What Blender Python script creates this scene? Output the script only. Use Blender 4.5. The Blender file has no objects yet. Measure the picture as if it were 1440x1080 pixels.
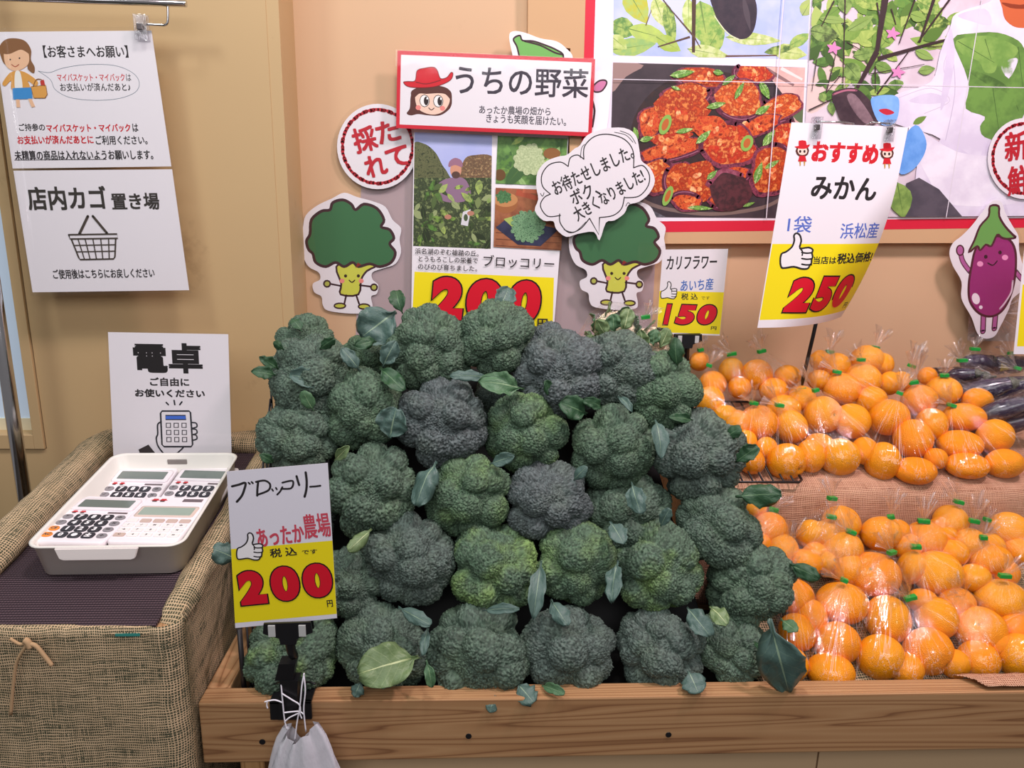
import bpy, bmesh, math, random
import numpy as np
from mathutils import Vector, Matrix, Quaternion, noise
from mathutils.kdtree import KDTree
from mathutils.geometry import tessellate_polygon

SC = bpy.context.scene
COL = SC.collection
random.seed(7)

# ------------------------------------------------------------------ camera
CAM_POS = Vector((0, 0, 1.45))
FOC = 1040.0                                   # focal length in pixels of a 1440 x 1080 frame
cam_data = bpy.data.cameras.new('camera')
cam_data.sensor_fit = 'HORIZONTAL'
cam_data.sensor_width = 36.0
cam_data.lens = 36.0 * FOC / 1440.0
cam_data.clip_start = 0.01
cam = bpy.data.objects.new('camera', cam_data)
COL.objects.link(cam)
CAM_ROT = Matrix.Rotation(math.radians(-3), 3, 'Z') @ Matrix.Rotation(math.radians(76), 3, 'X') @ Matrix.Rotation(math.radians(1.2), 3, 'Z')
cam.matrix_world = Matrix.Translation(CAM_POS) @ CAM_ROT.to_4x4()
SC.camera = cam

# ------------------------------------------------------------------ light and exposure
SC.view_settings.view_transform = 'Standard'
SC.view_settings.look = 'None'
SC.view_settings.gamma = 1.0
SC.view_settings.exposure = -0.22
SC.view_settings.use_curve_mapping = False
SC.cycles.transparent_max_bounces = 40
SC.cycles.max_bounces = 8
SC.cycles.caustics_reflective = False
SC.cycles.caustics_refractive = False
world = bpy.data.worlds.new('shop_air')
SC.world = world
world.use_nodes = True
world.node_tree.nodes['Background'].inputs[0].default_value = (1.0, 0.95, 0.97, 1)
world.node_tree.nodes['Background'].inputs[1].default_value = 0.22

def area_light(name, loc, target, sx, sy, power, color):
    d = bpy.data.lights.new(name, 'AREA')
    d.shape = 'RECTANGLE'; d.size = sx; d.size_y = sy; d.energy = power; d.color = color
    o = bpy.data.objects.new(name, d); COL.objects.link(o)
    o.location = loc
    o.rotation_euler = (Vector(target) - Vector(loc)).to_track_quat('-Z', 'Y').to_euler()
    return o

area_light('ceiling_lamp_pink', (1.05, 0.72, 2.7), (0.80, 1.3, 0.9), 0.20, 0.20, 26, (1.0, 0.78, 0.84))
area_light('ceiling_lamp_white', (0.05, 0.70, 2.75), (0.10, 1.25, 0.9), 0.26, 0.26, 16, (1.0, 0.96, 0.95))
area_light('ceiling_lamp_cool', (-1.0, 0.55, 2.7), (-0.6, 1.2, 0.9), 0.26, 0.26, 9, (0.93, 1.0, 0.99))
area_light('added_front_fill', (0.0, -1.3, 2.7), (0.1, 1.2, 0.9), 3.0, 1.2, 44, (0.98, 0.97, 1.0))  # added soft fill from the front, brightens the faces turned to the viewer

# ------------------------------------------------------------------ rays of the view, used to find where things stand
def ray(x, y):
    return CAM_ROT @ Vector(((x - 720) / FOC, -(y - 540) / FOC, -1))
def at(x, y, Y):
    d = ray(x, y); return CAM_POS + d * (Y / d.y)
def onplane(x, y, p, n):
    d = ray(x, y); return CAM_POS + d * ((Vector(p) - CAM_POS).dot(n) / d.dot(n))
def depth_of(p):
    return -(CAM_ROT.transposed() @ (Vector(p) - CAM_POS)).z

# ------------------------------------------------------------------ materials
def lin(c):
    if isinstance(c, str):
        c = [int(c[i:i + 2], 16) / 255 for i in (0, 2, 4)]
        c = [v / 12.92 if v <= 0.04045 else ((v + 0.055) / 1.055) ** 2.4 for v in c]
    return (c[0], c[1], c[2], 1.0)

class Mat:
    """small builder around a node tree with a principled shader"""
    def __init__(self, name, color=(.8, .8, .8), rough=.5, spec=.5, metal=0.0):
        self.m = bpy.data.materials.new(name); self.m.use_nodes = True
        self.t = self.m.node_tree; self.b = self.t.nodes['Principled BSDF']
        self.b.inputs['Base Color'].default_value = lin(color)
        self.b.inputs['Roughness'].default_value = rough
        self.b.inputs['Specular IOR Level'].default_value = spec
        self.b.inputs['Metallic'].default_value = metal
    def n(self, typ, **kw):
        nd = self.t.nodes.new(typ)
        for k, v in kw.items():
            if k in nd.inputs: nd.inputs[k].default_value = v
            else: setattr(nd, k, v)
        return nd
    def l(self, a, b): self.t.links.new(a, b)
    def coords(self, kind='Object', scale=(1, 1, 1)):
        tc = self.n('ShaderNodeTexCoord'); mp = self.n('ShaderNodeMapping')
        mp.inputs['Scale'].default_value = scale
        self.l(tc.outputs[kind], mp.inputs['Vector']); return mp.outputs[0]
    def ramp(self, fac, stops):
        r = self.n('ShaderNodeValToRGB'); e = r.color_ramp.elements
        while len(e) < len(stops): e.new(.5)
        for el, (p, c) in zip(e, stops): el.position = p; el.color = lin(c)
        self.l(fac, r.inputs[0]); return r.outputs[0]
    def mix(self, fac, a, b, mode='MIX'):
        x = self.n('ShaderNodeMix', data_type='RGBA', blend_type=mode)
        for s, v in ((x.inputs[0], fac), (x.inputs[6], a), (x.inputs[7], b)):
            if hasattr(v, 'links') or hasattr(v, 'is_output'): self.l(v, s)
            elif isinstance(v, (int, float)): s.default_value = v
            else: s.default_value = lin(v)
        return x.outputs[2]
    def math(self, op, a, b=0.0):
        x = self.n('ShaderNodeMath', operation=op)
        for s, v in ((x.inputs[0], a), (x.inputs[1], b)):
            if isinstance(v, (int, float)): s.default_value = v
            else: self.l(v, s)
        return x.outputs[0]
    def noise(self, vec, scale, detail=3, rough=.5):
        x = self.n('ShaderNodeTexNoise', Scale=scale, Detail=detail, Roughness=rough)
        if vec is not None: self.l(vec, x.inputs['Vector'])
        return x.outputs['Fac']
    def color(self, sock): self.l(sock, self.b.inputs['Base Color'])
    def bump(self, h, strength=.5, dist=.001):
        x = self.n('ShaderNodeBump', Strength=strength, Distance=dist)
        self.l(h, x.inputs['Height']); self.l(x.outputs[0], self.b.inputs['Normal'])

_flat = {}
def flat(c, rough=.45, spec=.35):
    k = (c, rough, spec)
    if k not in _flat: _flat[k] = Mat('print_' + str(c), c, rough, spec).m
    return _flat[k]
_mott = {}
def mott(c1, c2, scale=60, c3=None, rough=.45):
    """printed picture area with two or three mottled tones"""
    k = (c1, c2, scale, c3)
    if k not in _mott:
        m = Mat('photo_print', c1, rough, .35)
        f = m.noise(m.coords(), scale, 4, .6)
        st = [(.40, c1), (.60, c2)] if not c3 else [(.36, c1), (.5, c2), (.64, c3)]
        m.color(m.ramp(f, st)); _mott[k] = m.m
    return _mott[k]

def simple(name, c, rough=.5, spec=.5, metal=0.0): return Mat(name, c, rough, spec, metal).m

def wall_mat(name, c1, c2, dirt):
    m = Mat(name, c1, .55, .3); v = m.coords()
    f = m.noise(v, 2.2, 3); base = m.mix(f, c1, c2)
    d = m.noise(v, 5.5, 6, .7); spots = m.ramp(d, [(.60, (0, 0, 0)), (.74, (1, 1, 1))])
    m.color(m.mix(m.math('MULTIPLY', spots, dirt), base, '8a6f4c'))
    m.bump(m.noise(v, 240, 2), .08, .0006)
    return m.m
M_WALL = wall_mat('painted_wall', 'd2ae8b', 'cba683', .12)
M_WALL_L = wall_mat('painted_wall_panel', 'c6a87c', 'bc9e74', .5)

def wood_mat(name, c_light, c_mid, c_dark, axis='X', scale=1.0):
    m = Mat(name, c_light, .42, .35)
    sc = {'X': (.22, 9, 9), 'Y': (9, .22, 9), 'Z': (9, 9, .22)}[axis]
    v = m.coords('Object', tuple(s * scale for s in sc))
    w = m.n('ShaderNodeTexNoise', Scale=1.6, Detail=2, Roughness=.4, Distortion=.2); m.l(v, w.inputs['Vector'])
    wv = m.math('FRACT', m.math('MULTIPLY', w.outputs['Fac'], 26.0))
    col = m.ramp(wv, [(0, c_mid), (.35, c_light), (.75, c_mid), (.93, c_dark), (1, c_mid)])
    fine = m.noise(m.coords('Object', tuple(s * 9 for s in sc)), 3, 2)
    col = m.mix(m.math('MULTIPLY', fine, .22), col, c_dark)
    m.color(col); m.bump(wv, .10, .0004)
    return m.m
M_WOOD = wood_mat('cedar_rail', 'bb9268', 'ab8058', '845c3e')
M_WOODY = wood_mat('cedar_side', 'c89e74', 'b88c62', '8e6444', 'Y')
M_WOODZ = wood_mat('cedar_leg', 'b98f60', 'a97f52', '7e5a38', 'Z')

def burlap_mat(name, c_thread, c_thread2, c_gap, pitch=.0042, gap=.60):
    m = Mat(name, c_thread, .9, .1)
    uv = m.coords('UV')
    s = m.n('ShaderNodeSeparateXYZ'); 
    wob = m.n('ShaderNodeTexNoise', Scale=14, Detail=3); m.l(uv, wob.inputs['Vector'])
    add = m.n('ShaderNodeVectorMath', operation='MULTIPLY_ADD'); m.l(wob.outputs['Color'], add.inputs[0])
    add.inputs[1].default_value = (.012, .012, 0); m.l(uv, add.inputs[2]); m.l(add.outputs[0], s.inputs[0])
    k = 2 * math.pi / pitch
    a = m.math('SINE', m.math('MULTIPLY', s.outputs[0], k)); b = m.math('SINE', m.math('MULTIPLY', s.outputs[1], k))
    h = m.math('MAXIMUM', a, b)
    irr = m.noise(m.coords('UV', (1, 16, 1)), 22, 2); irr2 = m.noise(m.coords('UV', (16, 1, 1)), 22, 2)
    hh = m.math('ADD', h, m.math('MULTIPLY', m.math('SUBTRACT', m.math('MAXIMUM', irr, irr2), .55), 3.0))
    hh = m.math('ADD', hh, m.math('MULTIPLY', m.math('SUBTRACT', m.noise(m.coords('UV', (3, 30, 1)), 1.6, 3, .6), .5), 1.6))
    g = m.ramp(hh, [(gap - .25, (0, 0, 0)), (gap + .12, (1, 1, 1))])
    thread = m.mix(m.noise(uv, 35, 3), c_thread, c_thread2)
    m.color(m.mix(g, c_gap, thread)); m.bump(hh, .6, .0008)
    return m.m
M_BURLAP = burlap_mat('burlap', 'dcc09c', 'c4a884', '545442')
M_BURLAP_P = burlap_mat('fine_burlap', 'e2b698', 'cc9e80', '8c5a44', .0034, .42)

def film_mat(name, tint, base, streak, rough=.08, sscale=14):
    """clear film: mostly see-through, with glossy creases that run out from the object's origin"""
    m = bpy.data.materials.new(name); m.use_nodes = True
    q = Mat.__new__(Mat); q.m = m; q.t = m.node_tree
    q.t.nodes.clear(); out = q.n('ShaderNodeOutputMaterial')
    tr = q.n('ShaderNodeBsdfTransparent'); gl = q.n('ShaderNodeBsdfGlossy', Roughness=rough)
    tr.inputs[0].default_value = lin(tint); gl.inputs[0].default_value = (1, .97, .97, 1)
    df = q.n('ShaderNodeBsdfDiffuse'); df.inputs[0].default_value = (.9, .84, .84, 1)
    tc = q.n('ShaderNodeTexCoord'); nm = q.n('ShaderNodeVectorMath', operation='NORMALIZE')
    q.l(tc.outputs['Object'], nm.inputs[0])
    f1 = q.noise(nm.outputs[0], sscale, 3, .6); f2 = q.noise(tc.outputs['Object'], 85, 3, .55); f3 = q.noise(nm.outputs[0], sscale * .45, 2, .5)
    ridge = q.math('SUBTRACT', 1.0, q.math('MULTIPLY', q.math('ABSOLUTE', q.math('SUBTRACT', f1, .5)), 7.0))
    h = q.math('ADD', q.math('MULTIPLY', q.math('MAXIMUM', ridge, 0.0), .5), q.math('MULTIPLY', f2, .9))
    bp = q.n('ShaderNodeBump', Strength=1.0, Distance=.0007); q.l(h, bp.inputs['Height'])
    q.l(bp.outputs[0], gl.inputs['Normal'])
    lw = q.n('ShaderNodeLayerWeight', Blend=.25); q.l(bp.outputs[0], lw.inputs['Normal'])
    cr = q.math('MULTIPLY', q.ramp(ridge, [(.80, (0, 0, 0)), (.97, (1, 1, 1))]), q.ramp(f3, [(.48, (0, 0, 0)), (.62, (1, 1, 1))]))
    fac = q.math('ADD', q.math('MULTIPLY', lw.outputs['Fresnel'], .12), base)
    m1 = q.n('ShaderNodeMixShader'); q.l(fac, m1.inputs[0]); q.l(tr.outputs[0], m1.inputs[1]); q.l(gl.outputs[0], m1.inputs[2])
    m2 = q.n('ShaderNodeMixShader'); q.l(q.math('MULTIPLY', cr, streak), m2.inputs[0]); q.l(m1.outputs[0], m2.inputs[1]); q.l(df.outputs[0], m2.inputs[2])
    q.l(m2.outputs[0], out.inputs[0])
    return m
M_FILM = film_mat('clear_bag_film', (1, 1, 1), .045, .30, .065)
M_RUFFLE = film_mat('gathered_film', (1, .99, .99), .14, .65, .15, 6)

def lam_mat():
    m = bpy.data.materials.new('laminate_film'); m.use_nodes = True
    q = Mat.__new__(Mat); q.m = m; q.t = m.node_tree; q.t.nodes.clear()
    out = q.n('ShaderNodeOutputMaterial'); tr = q.n('ShaderNodeBsdfTransparent'); gl = q.n('ShaderNodeBsdfGlossy', Roughness=.06)
    tr.inputs[0].default_value = (.97, .97, .97, 1)
    bp = q.n('ShaderNodeBump', Strength=.25, Distance=.004); tc = q.n('ShaderNodeTexCoord')
    q.l(q.noise(tc.outputs['Object'], 9, 2), bp.inputs['Height']); q.l(bp.outputs[0], gl.inputs['Normal'])
    mx = q.n('ShaderNodeMixShader'); mx.inputs[0].default_value = .045
    q.l(tr.outputs[0], mx.inputs[1]); q.l(gl.outputs[0], mx.inputs[2]); q.l(mx.outputs[0], out.inputs[0])
    return m
M_LAM = lam_mat()
M_BLACK = simple('black_plastic', '17171a', .35)
M_WIRE = simple('black_coated_wire', '1d1a1c', .4)
M_CHROME = simple('chrome', 'd0d0d2', .15, .5, 1.0)
M_CLEAR = film_mat('clear_plastic', (.9, .9, .92), .16, .25, .1, 3)
M_WHITEPL = simple('white_plastic', 'e9e4dc', .4)
M_DARK = simple('dark_floor', '3a332d', .7)

# ------------------------------------------------------------------ objects
def tag(o, label, cat, group=None, kind=None):
    o['label'] = label
    if cat: o['category'] = cat
    if group: o['group'] = group
    if kind: o['kind'] = kind
    return o
def empty(name, loc=(0, 0, 0), mat=None):
    o = bpy.data.objects.new(name, None); COL.objects.link(o); o.empty_display_size = .02
    o.matrix_world = mat if mat is not None else Matrix.Translation(loc)
    return o
def link(name, me, parent=None, mats=None, smooth=False):
    o = bpy.data.objects.new(name, me); COL.objects.link(o)
    if parent: o.parent = parent
    if mats is not None:
        for m in (mats if isinstance(mats, (list, tuple)) else [mats]): me.materials.append(m)
    if smooth: me.polygons.foreach_set('use_smooth', [True] * len(me.polygons))
    return o
def bm_obj(name, bm, mats, parent=None, smooth=False):
    me = bpy.data.meshes.new(name); bm.to_mesh(me); bm.free()
    return link(name, me, parent, mats, smooth)
def box(bm, lo, hi, mat=0, bevel=0.0, M=None):
    lo, hi = Vector(lo), Vector(hi)
    t = bmesh.new(); bmesh.ops.create_cube(t, size=1)
    for v in t.verts: v.co = Vector([(lo[i] + hi[i]) / 2 + v.co[i] * (hi[i] - lo[i]) for i in range(3)])
    if bevel: bmesh.ops.bevel(t, geom=t.edges[:], offset=bevel, segments=2, affect='EDGES', profile=.6)
    if M is not None: bmesh.ops.transform(t, matrix=M, verts=t.verts)
    join(bm, t, mat)
def join(bm, t, mat=0):
    t.verts.ensure_lookup_table(); vm = [bm.verts.new(v.co) for v in t.verts]
    t.verts.index_update()
    for f in t.faces:
        try:
            nf = bm.faces.new([vm[v.index] for v in f.verts]); nf.material_index = mat; nf.smooth = f.smooth
        except ValueError: pass
    t.free()
def tube(bm, pts, r, seg=8, mat=0, closed=False):
    pts = [Vector(p) for p in pts]; n = len(pts); rings = []
    rr = r if isinstance(r, (list, tuple)) else [r] * n
    nrm = None
    for i, p in enumerate(pts):
        a = pts[i - 1] if (i or closed) else p; b = pts[(i + 1) % n] if (i < n - 1 or closed) else p
        t = (b - a).normalized()
        if nrm is None: nrm = t.orthogonal().normalized()
        nrm = (nrm - t * nrm.dot(t)); nrm = nrm.normalized() if nrm.length > 1e-6 else t.orthogonal().normalized()
        bn = t.cross(nrm)
        rings.append([bm.verts.new(p + (nrm * math.cos(k * 2 * math.pi / seg) + bn * math.sin(k * 2 * math.pi / seg)) * rr[i]) for k in range(seg)])
    m = n if closed else n - 1
    for i in range(m):
        A, B = rings[i], rings[(i + 1) % n]
        for k in range(seg):
            f = bm.faces.new((A[k], A[(k + 1) % seg], B[(k + 1) % seg], B[k])); f.material_index = mat; f.smooth = True
    if not closed:
        for R_, fl in ((rings[0], True), (rings[-1], False)):
            f = bm.faces.new(R_[::-1] if fl else R_); f.material_index = mat
def smooth_pts(P, closed=False, sub=6):
    """Catmull-Rom through points of any dimension"""
    P = [tuple(p) for p in P]; n = len(P); out = []
    for i in range(n if closed else n - 1):
        g = (lambda k: P[k % n]) if closed else (lambda k: P[min(max(k, 0), n - 1)])
        p0, p1, p2, p3 = g(i - 1), g(i), g(i + 1), g(i + 2)
        for s in range(sub):
            t = s / sub
            out.append(tuple(.5 * (2 * b + (c - a) * t + (2 * a - 5 * b + 4 * c - d) * t * t + (3 * b - a - 3 * c + d) * t ** 3) for a, b, c, d in zip(p0, p1, p2, p3)))
    if not closed: out.append(P[-1])
    return out
def child_world(o, parent):
    """parent o keeping its place in the world"""
    bpy.context.view_layer.update() if False else None
    o.parent = parent; o.matrix_parent_inverse = parent.matrix_world.inverted()

# ------------------------------------------------------------------ flat printed signs
class Sign:
    """A sheet with its own plane; shapes are given where they show on the sheet and become flat geometry on it."""
    def __init__(self, name, label, cat, c_px, Y, base=None, group=None, tilt=0.0, bend=None):
        n = Vector((0, -math.cos(tilt), math.sin(tilt)))
        self.o = at(c_px[0], c_px[1], Y); self.n = n
        if base:
            a = onplane(*base[0], self.o, n); b = onplane(*base[1], self.o, n); u = (b - a).normalized()
        else: u = Vector((1, 0, 0))
        v = n.cross(u).normalized(); u = v.cross(n).normalized()
        self.u, self.v = u, v; self.bend = bend
        M = Matrix((u, v, n)).transposed().to_4x4(); M.translation = self.o
        self.root = empty(name, mat=M); tag(self.root, label, cat, group)
        self.z = 0.0004; self.items = []; self.step = 1e-5
    def L(self, p):
        q = onplane(p[0], p[1], self.o, self.n) - self.o
        return (q.dot(self.u), q.dot(self.v))
    def k(self):                                  # metres per pixel at the sheet
        a, b = Vector(self.L((700, 500))), Vector(self.L((701, 500))); return (b - a).length
    def scale_at(self, p):
        return (Vector(self.L((p[0] + 1, p[1]))) - Vector(self.L(p))).length
    def add(self, verts, faces, mat):
        self.z += self.step; self.items.append((verts, faces, mat, self.z))
    def poly_l(self, pts, mat):
        if isinstance(mat, str): mat = flat(mat)
        tri = tessellate_polygon([[Vector((p[0], p[1], 0)) for p in pts]])
        self.add(pts, tri, mat)
    clip = None
    def poly(self, pts, mat):
        if self.clip:                             # keep a printed picture inside its frame
            C_ = self.clip; n = len(C_)
            for i in range(n):
                (ax, ay), (bx, by) = C_[i], C_[(i + 1) % n]; out = []
                sd = lambda p: (bx - ax) * (p[1] - ay) - (by - ay) * (p[0] - ax)
                for j in range(len(pts)):
                    p, q = pts[j - 1], pts[j]; a, b = sd(p), sd(q)
                    if (a >= 0) != (b >= 0): t = a / (a - b); out.append((p[0] + (q[0] - p[0]) * t, p[1] + (q[1] - p[1]) * t))
                    if b >= 0: out.append(q)
                pts = out
                if len(pts) < 3: return
        self.poly_l([self.L(p) for p in pts], mat)
    def leaf(self, cx, cy, ln, w, ang, mat, vein=None):
        c, s = math.cos(math.radians(ang)), math.sin(math.radians(ang)); P = []
        prof = [(0, 0), (.12, .55), (.3, .95), (.5, 1), (.72, .72), (.9, .28), (1, 0)]
        loc = [((u - .5) * ln, h * w / 2) for u, h in prof] + [((u - .5) * ln, -h * w / 2) for u, h in prof[-2:0:-1]]
        self.poly([(cx + x * c - y * s, cy + x * s + y * c) for x, y in loc], mat)
        if vein: self.poly([(cx + x * c - y * s, cy + x * s + y * c) for x, y in ((-ln * .5, -w * .03), (ln * .45, 0), (-ln * .5, w * .03))], vein)
    def line(self, a, b, w, mat):
        dx, dy = b[0] - a[0], b[1] - a[1]; l = math.hypot(dx, dy) or 1; nx, ny = -dy / l * w / 2, dx / l * w / 2
        self.poly([(a[0] + nx, a[1] + ny), (a[0] - nx, a[1] - ny), (b[0] - nx * .6, b[1] - ny * .6), (b[0] + nx * .6, b[1] + ny * .6)], mat)
    def blob(self, pts, mat, sub=5): self.poly(smooth_pts(pts, True, sub), mat)
    def ell(self, cx, cy, rx, ry, mat, rot=0, n=24, a0=0, a1=360):
        c, s = math.cos(math.radians(rot)), math.sin(math.radians(rot)); P = []
        for i in range(n + (a1 - a0 < 360)):
            t = math.radians(a0 + (a1 - a0) * i / n); x, y = rx * math.cos(t), ry * math.sin(t)
            P.append((cx + x * c - y * s, cy + x * s + y * c))
        self.poly(P, mat)
    def rect(self, x0, y0, x1, y1, mat): self.poly([(x0, y0), (x1, y0), (x1, y1), (x0, y1)], mat)
    def stroke_l(self, P, w, mat, closed=False):
        if isinstance(mat, str): mat = flat(mat)
        P = [Vector((p[0], p[1])) for p in P]
        Q = [P[0]]
        for p in P[1:]:
            if (p - Q[-1]).length > 1e-6: Q.append(p)
        P = Q; n = len(P)
        if n < 2: return
        ww = w if isinstance(w, (list, tuple)) else None
        V, Fc = [], []
        for i, p in enumerate(P):
            a = P[i - 1] if (i or closed) else p; b = P[(i + 1) % n] if (i < n - 1 or closed) else p
            t = (b - a); t = t.normalized() if t.length > 1e-9 else Vector((1, 0)); nn = Vector((-t.y, t.x))
            h = (ww[min(len(ww) - 1, i * len(ww) // n)] if ww else w) / 2
            V += [tuple(p + nn * h), tuple(p - nn * h)]
        for i in range(n if closed else n - 1):
            j = (i + 1) % n; Fc.append((2 * i, 2 * i + 1, 2 * j + 1, 2 * j))
        if not closed:
            for p, sgn, i in ((P[0], -1, 0), (P[-1], 1, n - 1)):
                h = (Vector(V[2 * i]) - Vector(V[2 * i + 1])).length / 2; k0 = len(V)
                V += [(p.x + h * math.cos(t * math.pi / 4), p.y + h * math.sin(t * math.pi / 4)) for t in range(8)]
                Fc.append(tuple(range(k0, k0 + 8)))
        self.add(V, Fc, mat)
    def stroke(self, pts, w, mat, closed=False, smooth=True):
        """w in photo pixels"""
        if smooth and len(pts) > 2: pts = smooth_pts(pts, closed, 5)
        s = self.scale_at(pts[0])
        self.stroke_l([self.L(p) for p in pts], [x * s for x in w] if isinstance(w, (list, tuple)) else w * s, mat, closed)
    def outlined(self, pts, fill, line, w, sub=5):
        pts = smooth_pts(pts, True, sub) if sub else pts
        self.poly(pts, fill); self.stroke(pts, w, line, True, False)
    def text(self, s, p0, p1, mat, bold=0.0, grow=0.0, shear=0.0, rot=0.0, res=3, ends=None):
        """fit a line of writing between two opposite corners (photo positions): p0 upper, p1 lower;
        bold in photo pixels repeats the glyphs beside themselves, grow swells the outline"""
        if isinstance(mat, str): mat = flat(mat)
        c = bpy.data.curves.new('t', 'FONT'); c.body = s; c.size = 1; c.resolution_u = res; c.offset = grow; c.shear = shear
        t = bpy.data.objects.new('t', c); COL.objects.link(t)
        bpy.context.view_layer.update()
        me = bpy.data.meshes.new_from_object(t.evaluated_get(bpy.context.evaluated_depsgraph_get()))
        co = np.empty(len(me.vertices) * 3); me.vertices.foreach_get('co', co); co = co.reshape(-1, 3)[:, :2]
        faces = [tuple(p.vertices) for p in me.polygons]
        bpy.data.objects.remove(t); bpy.data.curves.remove(c); bpy.data.meshes.remove(me)
        lo, hi = co.min(0), co.max(0)
        a, b = ends or (Vector(self.L(p0)), Vector(self.L(p1))); ctr = (a + b) / 2
        cr, sr = math.cos(math.radians(rot)), math.sin(math.radians(rot))
        d = b - a; w = d.x * cr + d.y * sr; h = -(-d.x * sr + d.y * cr)
        q = (co - (lo + hi) / 2) / (hi - lo) * np.array([w, h])
        q = np.stack([q[:, 0] * cr - q[:, 1] * sr, q[:, 0] * sr + q[:, 1] * cr], 1) + np.array(ctr)
        sc = self.scale_at(p0); offs = [(0, 0)]
        if bold:
            e = bold * sc / 2; offs = [(-e, -e), (e, -e), (-e, e), (e, e), (0, 0)]
        for ox, oy in offs: self.add([(x + ox, y + oy) for x, y in q], faces, mat)
    def textm(self, s, p, q, h, mat, **kw):
        """writing whose middle line runs from p to q, h tall (photo pixels)"""
        a, b = Vector(self.L(p)), Vector(self.L(q)); d = b - a; up = Vector((-d.y, d.x)).normalized() * h * self.scale_at(p) / 2
        self.text(s, p, q, mat, rot=math.degrees(math.atan2(d.y, d.x)), ends=(a + up, b - up), **kw)
    def digits(self, s, boxes, fill='d8142c', line='1c1418', w=2.2, grow=.066, shear=0.0, rot=0.0):
        for add, off, m in ((w / 2, .014, line), (-w / 2, 0, fill)):
            for ch, (x0, y0, x1, y1) in zip(s, boxes):
                c = Vector(self.L(((x0 + x1) / 2, (y0 + y1) / 2))); k = self.scale_at((x0, y0)); h = Vector(((x1 - x0) / 2 + add, -(y1 - y0) / 2 - add)) * k
                self.text(ch, (x0, y0), (x1, y1), m, grow=grow + off, shear=shear, res=6, ends=(c - h, c + h))
    def flush(self, name):
        """everything drawn since the last flush becomes one part"""
        if not self.items: return
        mats = []; bm = bmesh.new()
        for verts, faces, m, z in self.items:
            if m not in mats: mats.append(m)
            mi = mats.index(m); vs = [bm.verts.new((v[0], v[1], z)) for v in verts]
            for f in faces:
                try: nf = bm.faces.new([vs[i] for i in f]); nf.material_index = mi
                except ValueError: pass
        for f in bm.faces:
            if f.normal.z == 0: f.normal_update()
            if f.normal.z < 0: f.normal_flip()
        self.items = []
        if self.bend:                             # cut across the roll, then curl the sheet strip by strip
            (dx, dy), fn = self.bend; g = .005; c = [v.co.x * dx + v.co.y * dy for v in bm.verts]; u = math.floor(min(c) / g) * g
            while u < max(c):
                bmesh.ops.bisect_plane(bm, geom=bm.verts[:] + bm.edges[:] + bm.faces[:], plane_co=(u * dx, u * dy, 0), plane_no=(dx, dy, 0)); u += g
            for v in bm.verts:
                t = (v.co.x * dx + v.co.y * dy) / g; i = math.floor(t + 1e-6); f = t - i
                v.co.z -= fn(i * g) * (1 - f) + fn((i + 1) * g) * f
        return bm_obj(name, bm, mats, self.root)
    def sheet(self, pts, color, name='paper', thick=.0006, local=False, round_=0.0):
        """the sheet itself: an outline with thickness"""
        P = pts if local else [self.L(p) for p in pts]
        m = color if not isinstance(color, str) else flat(color, .5)
        bm = bmesh.new()
        if self.bend:
            bm.free(); self.poly_l(P, m); o = self.flush(name)
            md = o.modifiers.new('thickness', 'SOLIDIFY'); md.thickness = thick; md.offset = -1
            return o
        tri = tessellate_polygon([[Vector((p[0], p[1], 0)) for p in P]])
        t = [bm.verts.new((p[0], p[1], self.z)) for p in P]; b = [bm.verts.new((p[0], p[1], self.z - thick)) for p in P]
        n = len(P)
        for f in tri: bm.faces.new([t[i] for i in f]); bm.faces.new([b[i] for i in reversed(f)])
        for i in range(n):
            try: bm.faces.new((t[i], b[i], b[(i + 1) % n], t[(i + 1) % n]))
            except ValueError: pass
        bmesh.ops.recalc_face_normals(bm, faces=bm.faces)
        self.z += .00005
        return bm_obj(name, bm, m, self.root)
    def film(self, pts, grow_px=4, name='laminate_film'):
        """clear laminate over the sheet, wider than it by a margin"""
        P = [Vector(self.L(p)) for p in pts]; c = sum(P, Vector((0, 0))) / len(P); g = grow_px * self.scale_at(pts[0])
        Q = [p + (p - c).normalized() * g * 1.3 for p in P]
        z = self.z + .0003; bm = bmesh.new()
        f = bm.faces.new([bm.verts.new((p.x, p.y, z)) for p in Q])
        bmesh.ops.triangulate(bm, faces=[f])
        for q in bm.faces:
            if q.normal.z < 0: q.normal_flip()
        if self.bend: pass
        return bm_obj(name, bm, M_LAM, self.root)
def grow_poly(pts, g):
    """offset a closed outline outward by g (pixels), by its point normals"""
    n = len(pts); A = sum(pts[i][0] * pts[(i + 1) % n][1] - pts[(i + 1) % n][0] * pts[i][1] for i in range(n)); s = 1 if A > 0 else -1
    out = []
    for i in range(n):
        a, b = pts[i - 1], pts[(i + 1) % n]; tx, ty = b[0] - a[0], b[1] - a[1]; l = math.hypot(tx, ty) or 1
        out.append((pts[i][0] + s * ty / l * g, pts[i][1] - s * tx / l * g))
    return out

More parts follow.
